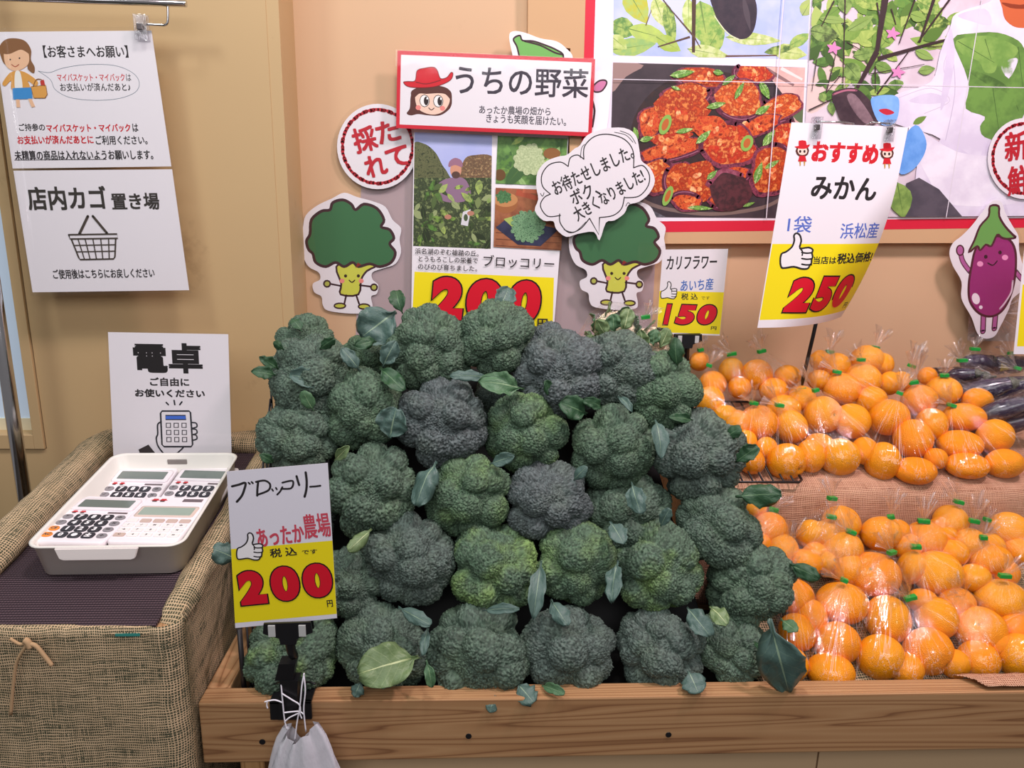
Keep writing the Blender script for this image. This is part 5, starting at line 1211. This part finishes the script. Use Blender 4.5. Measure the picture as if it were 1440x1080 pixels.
tube(bm, [o0 @ Vector((X0, .992, TZ - .05)), o0 @ Vector((X0, .992, TZ + .095)), ], .0035, 8); bm_obj('corner_post', bm, M_WIRE, bk)

# ------------------------------------------------------------------ cauliflower in a clear bag behind the broccoli
M_CURD = bud_mat('cauliflower_curd', 'e8d8bc', 'e2cdb0', 'dcc6a4', 'e9dcc0')
CURD = crown_mesh(21, M_CURD, 30, .8, 160, .05, 2600, .03)
CAUL = []
for (x, y, r, what) in ((862, 468, 40, 'nearest the broccoli'), (912, 486, 34, 'towards the mikan bags'), (835, 490, 26, 'lying lowest, behind dark broccoli')):
    p = at(x, y, 1.40); R_ = r * depth_of(p) / FOC; d = ((CAM_POS - p).normalized() + Vector((0, 0, .5))).normalized()
    t = tag(empty('cauliflower', mat=Matrix.Translation(p) @ d.to_track_quat('Z', 'Y').to_matrix().to_4x4()), 'creamy cauliflower with green leaves inside the clear bag, ' + what, 'cauliflower', 'cauliflowers in the clear bag')
    o = link('curd', CURD, t); o['tone'] = .3; o['patch'] = .2; o.scale = (R_ * .8,) * 3; CAUL.append((p, R_))
    for a in range(15):
        th = a * .7 + x; u = Vector((math.cos(th), 0, math.sin(th)))
        b = p + u * R_ * (.62 - .22 * (a > 8)) + Vector((0, .01 - .06 * (a > 8) * R_ / .05, -.01)); e = p + u * R_ * (1.0 - .2 * (a > 8) + .1 * math.sin(a * 3)) + Vector((0, -R_ * (.62 + .42 * (a > 8)), R_ * .15))
        leaf_obj(b, e, R_ * .55, (CAM_POS - p).normalized() + Vector((math.cos(th), 0, math.sin(th))), 'go'[a % 2], t, 300 + a + x)

# ------------------------------------------------------------------ mikan shelves: riser under pink-lit burlap
def riser(s, t):
    prof = [(1.262, .700), (1.258, .80), (1.258, .90), (1.262, .928), (1.275, .940), (1.30, .948), (1.45, 1.00), (1.62, 1.055)]
    d = [0]
    for a, b in zip(prof, prof[1:]): d.append(d[-1] + math.dist(a, b))
    q = t * d[-1]; i = max(k for k in range(len(d) - 1) if d[k] <= q + 1e-9); f = (q - d[i]) / (d[i + 1] - d[i])
    y = prof[i][0] + f * (prof[i + 1][0] - prof[i][0]); z = prof[i][1] + f * (prof[i + 1][1] - prof[i][1]); x = .41 + s * 1.2
    y += .006 * noise.noise(Vector((x * 9, t * 4, 7))); z += .004 * noise.noise(Vector((x * 8, t * 6, 2)))
    return (x, y, z), (x, q)
rs = tag(empty('burlap_step', (1.0, 1.26, .68)), 'burlap-covered step behind the lower mikans, carrying the upper ones', 'shelf')
cloth_grid('burlap_cover', riser, 90, 50, M_BURLAP_P, rs)
bm = bmesh.new(); V = [(1.275, .68), (1.275, .925), (1.30, .94), (1.60, 1.04), (1.60, .68)]; o0 = rs.matrix_world.inverted()
A = [bm.verts.new(o0 @ Vector((.42, y, z))) for y, z in V]; B = [bm.verts.new(o0 @ Vector((1.6, y, z))) for y, z in V]
bm.faces.new(A); bm.faces.new(B[::-1])
for i in range(5): bm.faces.new((A[i], A[(i + 1) % 5], B[(i + 1) % 5], B[i]))
bmesh.ops.recalc_face_normals(bm, faces=bm.faces); bm_obj('step_box', bm, M_WOOD, rs)
def ramp_(s, t): x = .46 + s * 1.12; y = .99 + t * .262; return (x, y, .692 + t * .11 + .004 * noise.noise(Vector((x * 9, t * 5, 0)))), (x, y)
o = tag(cloth_grid('burlap_cloth', ramp_, 50, 14, M_BURLAP), 'burlap cloth lying beneath the lower mikan bags behind the rail', 'cloth')
def scrap(s, t):
    x = at(1352, 960, .97).x + s * .35 + .03 * t; y = .990 - t * .036; z = TZ + .004 + .006 * math.sin(t * 2.4) + .002 * noise.noise(Vector((x * 40, t * 4, 0)))
    return (x + .004 * noise.noise(Vector((t * 30, 1, s))) * (s < .05), y, z), (x, y)
o = tag(cloth_grid('burlap_cloth', scrap, 40, 8, M_BURLAP_P), 'frayed burlap scrap folded over the wooden rail below the mikans', 'cloth')

def wire_tray(x0, x1, Y0, Y1, z0, z1, label, n=12, rim=.0):
    t = tag(empty('wire_basket', ((x0 + x1) / 2, Y0, z0)), label, 'basket'); o0 = t.matrix_world.inverted(); bm = bmesh.new()
    P = [(x0, Y0, z0), (x1 - .01, Y0, z0), (x1, Y0 + .012, z0), (x1, Y1, z1), (x0, Y1, z1)]
    tube(bm, [o0 @ Vector(p) for p in P], .0026, 8, closed=True)
    bm_obj('wire_rim', bm, M_WIRE, t); bm = bmesh.new()
    for i in range(1, n): x = x0 + (x1 - x0) * i / n; tube(bm, [o0 @ Vector((x, Y0, z0)), o0 @ Vector((x, Y1, z1))], .0018, 6)
    for f in (.33, .66): tube(bm, [o0 @ Vector((x0, Y0 + (Y1 - Y0) * f, z0 + (z1 - z0) * f)), o0 @ Vector((x1, Y0 + (Y1 - Y0) * f, z0 + (z1 - z0) * f))], .0018, 6)
    bm_obj('wire_mesh', bm, M_WIRE, t); return t
pA = at(1128, 676, 1.272); wire_tray(.44, pA.x, 1.262, 1.52, pA.z + .001, 1.035, 'flat black wire rack under the upper mikan bags by the broccoli', 9)

# ------------------------------------------------------------------ mikans
def peel_mat():
    m = Mat('mikan_peel', 'f2952a', .42, .28); v = m.coords(); oi = m.n('ShaderNodeObjectInfo')
    ad = m.n('ShaderNodeVectorMath', operation='ADD'); m.l(v, ad.inputs[0]); m.l(oi.outputs['Location'], ad.inputs[1])
    base = m.mix(oi.outputs['Random'], 'ffa20c', 'fc8602'); base = m.mix(m.math('MULTIPLY', m.noise(ad.outputs[0], 1.6, 2), .55), base, 'fcba1c')
    at_ = m.n('ShaderNodeAttribute', attribute_name='navel'); g = m.ramp(at_.outputs['Fac'], [(.0, (0, 0, 0)), (1, (1, 1, 1))])
    m.color(m.mix(g, base, '86803a'))
    vo = m.n('ShaderNodeTexVoronoi', Scale=26); m.l(v, vo.inputs['Vector']); m.bump(m.math('ADD', vo.outputs['Distance'], m.math('MULTIPLY', m.noise(v, 3, 2), 1.2)), .35, .03)
    return m.m
M_PEEL = peel_mat()
def mikan_mesh(seed, ax):
    bm = bmesh.new(); bmesh.ops.create_icosphere(bm, subdivisions=5, radius=1); ax = Vector(ax).normalized(); lay = bm.verts.layers.float.new('navel')
    for v in bm.verts:
        d = v.co.normalized(); c = d.dot(ax); r = 1 - .08 * c * c - .03 * (abs(c) ** 6)
        ang = math.acos(max(-1, min(1, c))); r -= .10 * math.exp(-(ang / .20) ** 2); r += .018 * noise.noise(d * 1.6 + Vector((seed, 0, 0))) + .006 * noise.noise(d * 5 + Vector((seed, 3, 0)))
        r += .035 * math.exp(-(ang / .05) ** 2); v[lay] = min(1, 1.3 * math.exp(-(ang / .075) ** 4))
        v.co = d * r
    me = bpy.data.meshes.new('mikan'); bm.to_mesh(me); bm.free(); me.materials.append(M_PEEL); me.polygons.foreach_set('use_smooth', [True] * len(me.polygons)); return me
MIK = [mikan_mesh(1, (.1, .3, 1)), mikan_mesh(2, (.2, .8, -.6)), mikan_mesh(3, (.3, -.9, .25)), mikan_mesh(4, (-.2, .9, .3)), mikan_mesh(5, (-.5, -.6, .7)), mikan_mesh(6, (.7, .2, .6)), mikan_mesh(7, (.45, -.85, -.2))]
M_TAPE = simple('green_tape', '1f9a3c', .3)
SPH = [Vector((math.cos(a) * math.cos(e), math.sin(a) * math.cos(e), math.sin(e))) for e in (-1.2, -.7, -.25, .25, .7, 1.2) for a in np.arange(0, 6.28, .52)] + [Vector((0, 0, 1)), Vector((0, 0, -1))]
def clear_bag(name, label, cat, group, blobs, tie, flare, seed, contour=1.045):
    """film stretched over what is inside, gathered to a taped neck, frilled above it"""
    r = random.Random(seed); t = tag(empty(name, tie), label, cat, group); P = []
    for c, s in blobs:
        for d in SPH: P.append(Vector(c) + Vector((d.x * s[0], d.y * s[1], d.z * s[2])) * contour + d * .0012)
    up = (Vector(flare) - Vector(tie)); up = up.normalized() if up.length > 1e-5 else Vector((0, 0, 1)); o1 = up.orthogonal().normalized(); o2 = up.cross(o1)
    for a in range(8): P.append(Vector(tie) + (o1 * math.cos(a * .785) + o2 * math.sin(a * .785)) * .004)
    bm = bmesh.new()
    for p in P: bm.verts.new(p - Vector(tie))
    bmesh.ops.convex_hull(bm, input=bm.verts[:])
    bmesh.ops.delete(bm, geom=[v for v in bm.verts if not v.link_faces], context='VERTS')
    for _ in range(2):
        ed = [e for e in bm.edges if e.calc_length() > .012]
        if ed: bmesh.ops.subdivide_edges(bm, edges=ed, cuts=1); bmesh.ops.triangulate(bm, faces=bm.faces[:])
    for v in bm.verts:
        v.normal_update(); d = v.co.normalized(); L_ = v.co.length
        v.co += v.normal * (.0022 * noise.noise(d * 7 + Vector((seed, 0, 0))) + .0012 * noise.noise(v.co * 60)) * min(1, L_ / .03)
    for f in bm.faces: f.smooth = True
    bmesh.ops.recalc_face_normals(bm, faces=bm.faces)
    bm_obj('film', bm, M_FILM, t)
    bm = bmesh.new(); n, m = 36, 7; L_ = max(.012, (Vector(flare) - Vector(tie)).length * 1.25); R_ = []; ph = r.uniform(0, 6)
    for j in range(m + 1):
        f = j / m; rad = .0032 + .016 * f ** 1.1 * min(1.2, L_ / .026); row = []
        for i in range(n):
            a = 2 * math.pi * i / n; k = 1 + .42 * f * math.sin(7 * a + ph) + .25 * f * math.sin(13 * a + 2 * ph)
            row.append(bm.verts.new((o1 * math.cos(a) + o2 * math.sin(a) * .6) * rad * k + up * (L_ * f * (1 + .16 * math.sin(3 * a + ph) * f))))
        R_.append(row)
    for j in range(m):
        for i in range(n): f = bm.faces.new((R_[j][i], R_[j][(i + 1) % n], R_[j + 1][(i + 1) % n], R_[j + 1][i])); f.smooth = True
    bm_obj('gathered_top', bm, M_RUFFLE, t)
    bm = bmesh.new(); ang = r.uniform(-.35, .35); w = r.choice((.006, .0085, .0085, .010)); M = Matrix.Rotation(ang, 4, 'Y') @ Matrix.Rotation(r.uniform(-.5, .5), 4, 'Z')
    box(bm, (-w, -.0048, -.0032), (w, .0048, .0038), 0, .0008, M); bm_obj('tape', bm, M_TAPE, t)
    return t
def ylow(y): return 1.030 + (930 - y) * .195 / 190
def yup(y): return 1.300 + (655 - y) * .21 / 150
ORD = ['first', 'second', 'third', 'fourth', 'fifth', 'sixth', 'seventh', 'eighth', 'ninth', 'tenth']
# rows of bags from the broccoli outwards: tie, tip of the frill, mikans (centre, radii, which way the stalk scar looks)
LOWF = [((1112, 808), (1108, 792), [(1116, 838, 28, 27, 0), (1121, 889, 26, 27, 5), (1112, 934, 24, 24, 1)]),
        ((1187, 816), (1172, 796), [(1184, 848, 36, 28, 1), (1177, 905, 32, 31, 3), (1168, 944, 33, 26, 0), (1140, 868, 22, 26, 1)]),
        ((1254, 777), (1247, 755), [(1228, 808, 37, 31, 4), (1248, 871, 30, 34, 1), (1238, 924, 33, 32, 3)]),
        ((1280, 841), (1268, 822), [(1317, 869, 28, 29, 1), (1305, 916, 35, 33, 6), (1274, 940, 24, 22, 1), (1343, 934, 20, 21, 3)]),
        ((1356, 838), (1350, 824), [(1377, 884, 36, 30, 4), (1376, 928, 28, 26, 1), (1346, 849, 26, 22, 2), (1402, 905, 22, 22, 0)]),
        ((1462, 850), (1462, 835), [(1432, 922, 32, 31, 6), (1462, 890, 30, 28, 0), (1428, 882, 24, 20, 1)])]
LOWM = [((1110, 764), (1118, 744), [(1133, 792, 23, 22, 0), (1100, 772, 22, 22, 1), (1092, 800, 20, 20, 3)]),
        ((1197, 748), (1189, 733), [(1183, 773, 30, 27, 3), (1192, 800, 24, 24, 1), (1160, 790, 18, 18, 0)]),
        ((1288, 769), (1285, 757), [(1318, 806, 34, 31, 1), (1283, 798, 20, 24, 3), (1298, 846, 20, 20, 0)]),
        ((1383, 756), (1391, 742), [(1390, 786, 31, 25, 0), (1369, 813, 24, 20, 3), (1412, 805, 20, 20, 1)]),
        ((1413, 810), (1424, 794), [(1408, 843, 36, 27, 1), (1436, 858, 22, 20, 0)])]
LOWB = [((1088, 717), (1101, 703), [(1083, 744, 24, 24, 1), (1062, 714, 16, 16, 3), (1066, 764, 18, 18, 0)]),
        ((1170, 701), (1167, 680), [(1183, 736, 26, 25, 1), (1140, 752, 20, 22, 3)]),
        ((1169, 727), (1168, 716), [(1160, 752, 22, 22, 0), (1146, 779, 18, 17, 3), (1182, 752, 18, 18, 1)]),
        ((1253, 727), (1259, 702), [(1239, 751, 29, 25, 3), (1262, 748, 18, 18, 1)]),
        ((1299, 733), (1304, 711), [(1302, 757, 28, 24, 1), (1276, 769, 20, 19, 2), (1340, 777, 21, 21, 0), (1328, 752, 18, 16, 3)]),
        ((1348, 706), (1338, 688), [(1337, 733, 23, 23, 1), (1322, 742, 16, 16, 3)]),
        ((1370, 733), (1376, 709), [(1362, 766, 26, 24, 3), (1394, 768, 18, 18, 1)]),
        ((1388, 731), (1394, 722), [(1419, 744, 26, 24, 1), (1434, 776, 22, 22, 0)])]
UPF = [((1060, 567), (1054, 552), [(1067, 594, 27, 25, 1), (1047, 620, 17, 18, 0), (1056, 648, 20, 20, 5), (1036, 596, 20, 20, 3), (1078, 630, 15, 16, 1)]),
       ((1096, 570), (1080, 556), [(1112, 600, 24, 25, 5), (1106, 649, 28, 26, 6), (1140, 641, 20, 24, 1)]),
       ((1147, 549), (1139, 521), [(1157, 583, 27, 26, 2), (1198, 592, 25, 25, 1), (1181, 643, 28, 27, 3), (1152, 625, 20, 18, 0), (1216, 634, 18, 20, 1)]),
       ((1265, 553), (1274, 531), [(1250, 587, 28, 26, 3), (1284, 617, 26, 28, 1), (1241, 649, 24, 28, 3), (1287, 662, 29, 19, 1), (1316, 645, 15, 17, 0)]),
       ((1338, 570), (1329, 556), [(1355, 587, 31, 20, 3), (1350, 625, 31, 20, 1), (1399, 614, 25, 25, 3), (1360, 655, 30, 18, 1), (1412, 652, 27, 21, 3)])]
UPM = [((997, 514), (1004, 500), [(1002, 540, 19, 19, 1), (998, 563, 21, 20, 2), (1020, 585, 18, 18, 0)]),
       ((1127, 548), (1118, 540), [(1102, 575, 24, 20, 3), (1127, 560, 20, 18, 1)]),
       ((1177, 523), (1165, 504), [(1183, 547, 26, 23, 1), (1226, 564, 21, 21, 3)]),
       ((1285, 538), (1290, 504), [(1293, 563, 25, 22, 3), (1310, 597, 21, 24, 1)]),
       ((1328, 528), (1331, 514), [(1327, 549, 24, 20, 1), (1374, 563, 21, 18, 3)])]
UPB = [((985, 492), (985, 480), [(983, 508, 14, 14, 3)]),
       ((1029, 498), (1016, 488), [(1028, 521, 17, 19, 3), (1040, 545, 16, 16, 1)]),
       ((1071, 494), (1066, 479), [(1064, 527, 23, 22, 6), (1107, 529, 19, 16, 6), (1088, 549, 20, 18, 1)]),
       ((1167, 495), (1173, 474), [(1176, 515, 20, 19, 3), (1154, 507, 15, 15, 1), (1152, 534, 16, 16, 0)]),
       ((1211, 506), (1204, 496), [(1213, 534, 26, 23, 1), (1251, 539, 16, 17, 3)]),
       ((1231, 489), (1241, 470), [(1219, 507, 24, 22, 3), (1242, 512, 14, 16, 1)]),
       ((1282, 515), (1292, 492), [(1304, 529, 13, 13, 3), (1268, 536, 14, 14, 1)])]
nbag = 0
for rows, shelf, fn in (((('front row', LOWF), ('middle row', LOWM), ('back row', LOWB)), 'lower shelf', ylow), ((('front row', UPF), ('middle row', UPM), ('back row', UPB)), 'burlap step', yup)):
    for rn, L_ in rows:
        for bi, (tie, fl, ms) in enumerate(L_):
            nbag += 1; place = '%s bag from the broccoli, %s, %s' % (ORD[bi], rn, shelf); blobs = []
            used = set(); cxm = sum(m[0] for m in ms) / len(ms)
            order = sorted(range(len(ms)), key=lambda i: ms[i][1])
            for i, (x, y, rx, ry, v) in enumerate(ms):
                Y = fn(y); p = at(x, y, Y); kk = depth_of(p) / FOC; s = (rx * kk, (rx + ry) / 2 * kk, ry * kk)
                w = 'topmost' if i == order[0] else 'lowest' if i == order[-1] else None
                if len(ms) == 1: w = 'only visible'
                if w is None:
                    w = 'left-hand middle' if x < cxm else 'right-hand middle'
                    if w in used: w = w.replace('middle', 'lower')
                used.add(w)
                o = tag(link('mikan', MIK[v], None), '%s mikan in the %s' % (w, place), 'mikan', 'mikans in clear bags'); o.location = p; o.scale = s
                blobs.append((p, s))
            top = ms[order[0]]; Yt = fn(top[1]) - .004
            clear_bag('mikan_bag', 'clear taped bag of mikans, ' + place.replace(' bag from', ' from'), 'bag', 'clear bags of mikans', blobs, at(*tie, Yt), at(*fl, Yt - .006), nbag)

# ------------------------------------------------------------------ eggplants in their basket
m = Mat('eggplant_skin', '2a2036', .16, .6); m.color(m.mix(m.noise(m.coords(), 3, 2), '211a2c', '3a2c48')); M_EGG = m.m
M_CAL = simple('eggplant_cap', '4a4a3a', .6)
def egg_mesh():
    bm = bmesh.new(); prof = [(-1, .0), (-.985, .16), (-.9, .34), (-.7, .5), (-.4, .58), (-.05, .56), (.3, .47), (.6, .36), (.82, .28), (.9, .2), (.92, 0)]
    rings = [[bm.verts.new((r * math.cos(a), r * math.sin(a), z)) for a in np.arange(0, 6.28, 6.2832 / 20)] for z, r in smooth_pts(prof, False, 4)]
    for A, B in zip(rings, rings[1:]):
        for i in range(20): f = bm.faces.new((A[i], A[(i + 1) % 20], B[(i + 1) % 20], B[i])); f.smooth = True
    bmesh.ops.remove_doubles(bm, verts=bm.verts, dist=1e-4); me = bpy.data.meshes.new('fruit'); bm.to_mesh(me); bm.free(); me.materials.append(M_EGG)
    bm = bmesh.new(); tube(bm, [(0, 0, .74), (0, 0, .82), (0, 0, .92), (.02, 0, 1.0), (.06, 0, 1.2)], [.36, .33, .24, .09, .08], 12); me2 = bpy.data.meshes.new('stem_cap'); bm.to_mesh(me2); bm.free(); me2.materials.append(M_CAL)
    return me, me2
EG, EC = egg_mesh()
def eggplant(p, axis, ln, wd, label):
    q = Vector(axis).normalized().to_track_quat('Z', 'Y').to_matrix().to_4x4(); t = tag(empty('eggplant', mat=Matrix.Translation(p) @ q), label, 'eggplant', 'bagged eggplants')
    for nm, me in (('fruit', EG), ('stem_cap', EC)): o = link(nm, me, t); o.scale = (wd, wd, ln / 2)
    return t
EB = [('at the back by the tan wall', (1371, 491), (1373, 479), [(1376, 508, 30, (.9, .1, .1)), (1392, 514, 30, (.7, .2, -.3))], 1.56),
      ('beside the black basket corner', (1353, 507), (1346, 491), [(1350, 527, 30, (.5, -.5, .2)), (1366, 530, 32, (.3, -.8, .2)), (1378, 534, 30, (.6, -.6, -.1))], 1.50),
      ('under the yellow card by the wall', (1422, 497), (1416, 485), [(1418, 510, 32, (.9, .1, .1)), (1436, 512, 32, (.8, .2, .1))], 1.57),
      ('lying on top of the basket', (1431, 518), (1417, 508), [(1388, 548, 44, (.75, -.3, .35)), (1412, 546, 46, (.7, -.35, .35)), (1436, 545, 46, (.7, -.35, .4))], 1.44),
      ('at the front of the basket', (1460, 560), (1462, 548), [(1416, 575, 42, (.7, -.4, .45)), (1438, 572, 42, (.7, -.4, .5)), (1434, 592, 40, (.8, -.3, .4))], 1.38)]
for bi, (what, tie, fl, es, Y) in enumerate(EB):
    blobs = []
    for i, (x, y, hl, ax) in enumerate(es):
        p = at(x, y, Y); k = depth_of(p) / FOC; a = Vector(ax).normalized(); L_ = hl * 2 * k * .9; w = hl * k * .62
        eggplant(p, ax, L_, w, '%s purple eggplant in the clear bag %s' % (ORD[i], what))
        for f in (-.6, 0, .6): blobs.append((p + a * L_ / 2 * f, (w * .66,) * 3))
    clear_bag('eggplant_bag', 'clear taped bag of dark eggplants ' + what, 'bag', 'clear bags of eggplants', blobs, at(*tie, Y - .01), at(*fl, Y - .012), 80 + bi)
# the basket round them: woven black wire with a sloping rim
bk = tag(empty('wire_basket', (1.05, 1.40, 1.0)), 'black woven wire basket holding the bagged eggplants', 'basket'); o0 = bk.matrix_world.inverted()
c1, c2, c3 = at(1312, 519, 1.575), at(1392, 566, 1.45), at(1446, 590, 1.335); c3 = Vector((c3.x + .06, 1.335, c3.z)); c1 = Vector((c1.x, 1.575, c1.z)); c2 = Vector(c2)
bm = bmesh.new(); rim = [c1 + Vector((.15, .03, .0)), c1, c2, c2 + Vector((.5, -.01, -.0))]
tube(bm, [o0 @ p for p in rim], .0034, 8); bm_obj('wire_rim', bm, M_WIRE, bk)
bm = bmesh.new()
for a, b, n in ((c1, c2, 14), (c2, rim[3], 26)):
    for i in range(n + 1):
        p = a.lerp(b, i / n); tube(bm, [o0 @ p, o0 @ (p + Vector((0, .012, -.11)))], .0016, 6)
    for h in (.018, .036, .054, .072, .09, .108): tube(bm, [o0 @ (a + Vector((0, .002 * h / .018, -h))), o0 @ (b + Vector((0, .002 * h / .018, -h)))], .0016, 6)
bm_obj('wire_mesh', bm, M_WIRE, bk)

# clear bag round the cauliflowers
clear_bag('cauliflower_bag', 'large clear bag of cauliflowers behind the top of the broccoli pile', 'bag', None, [(p, (r, r * .8, r)) for p, r in CAUL], at(908, 446, 1.37), at(918, 434, 1.365), 99, 1.08)
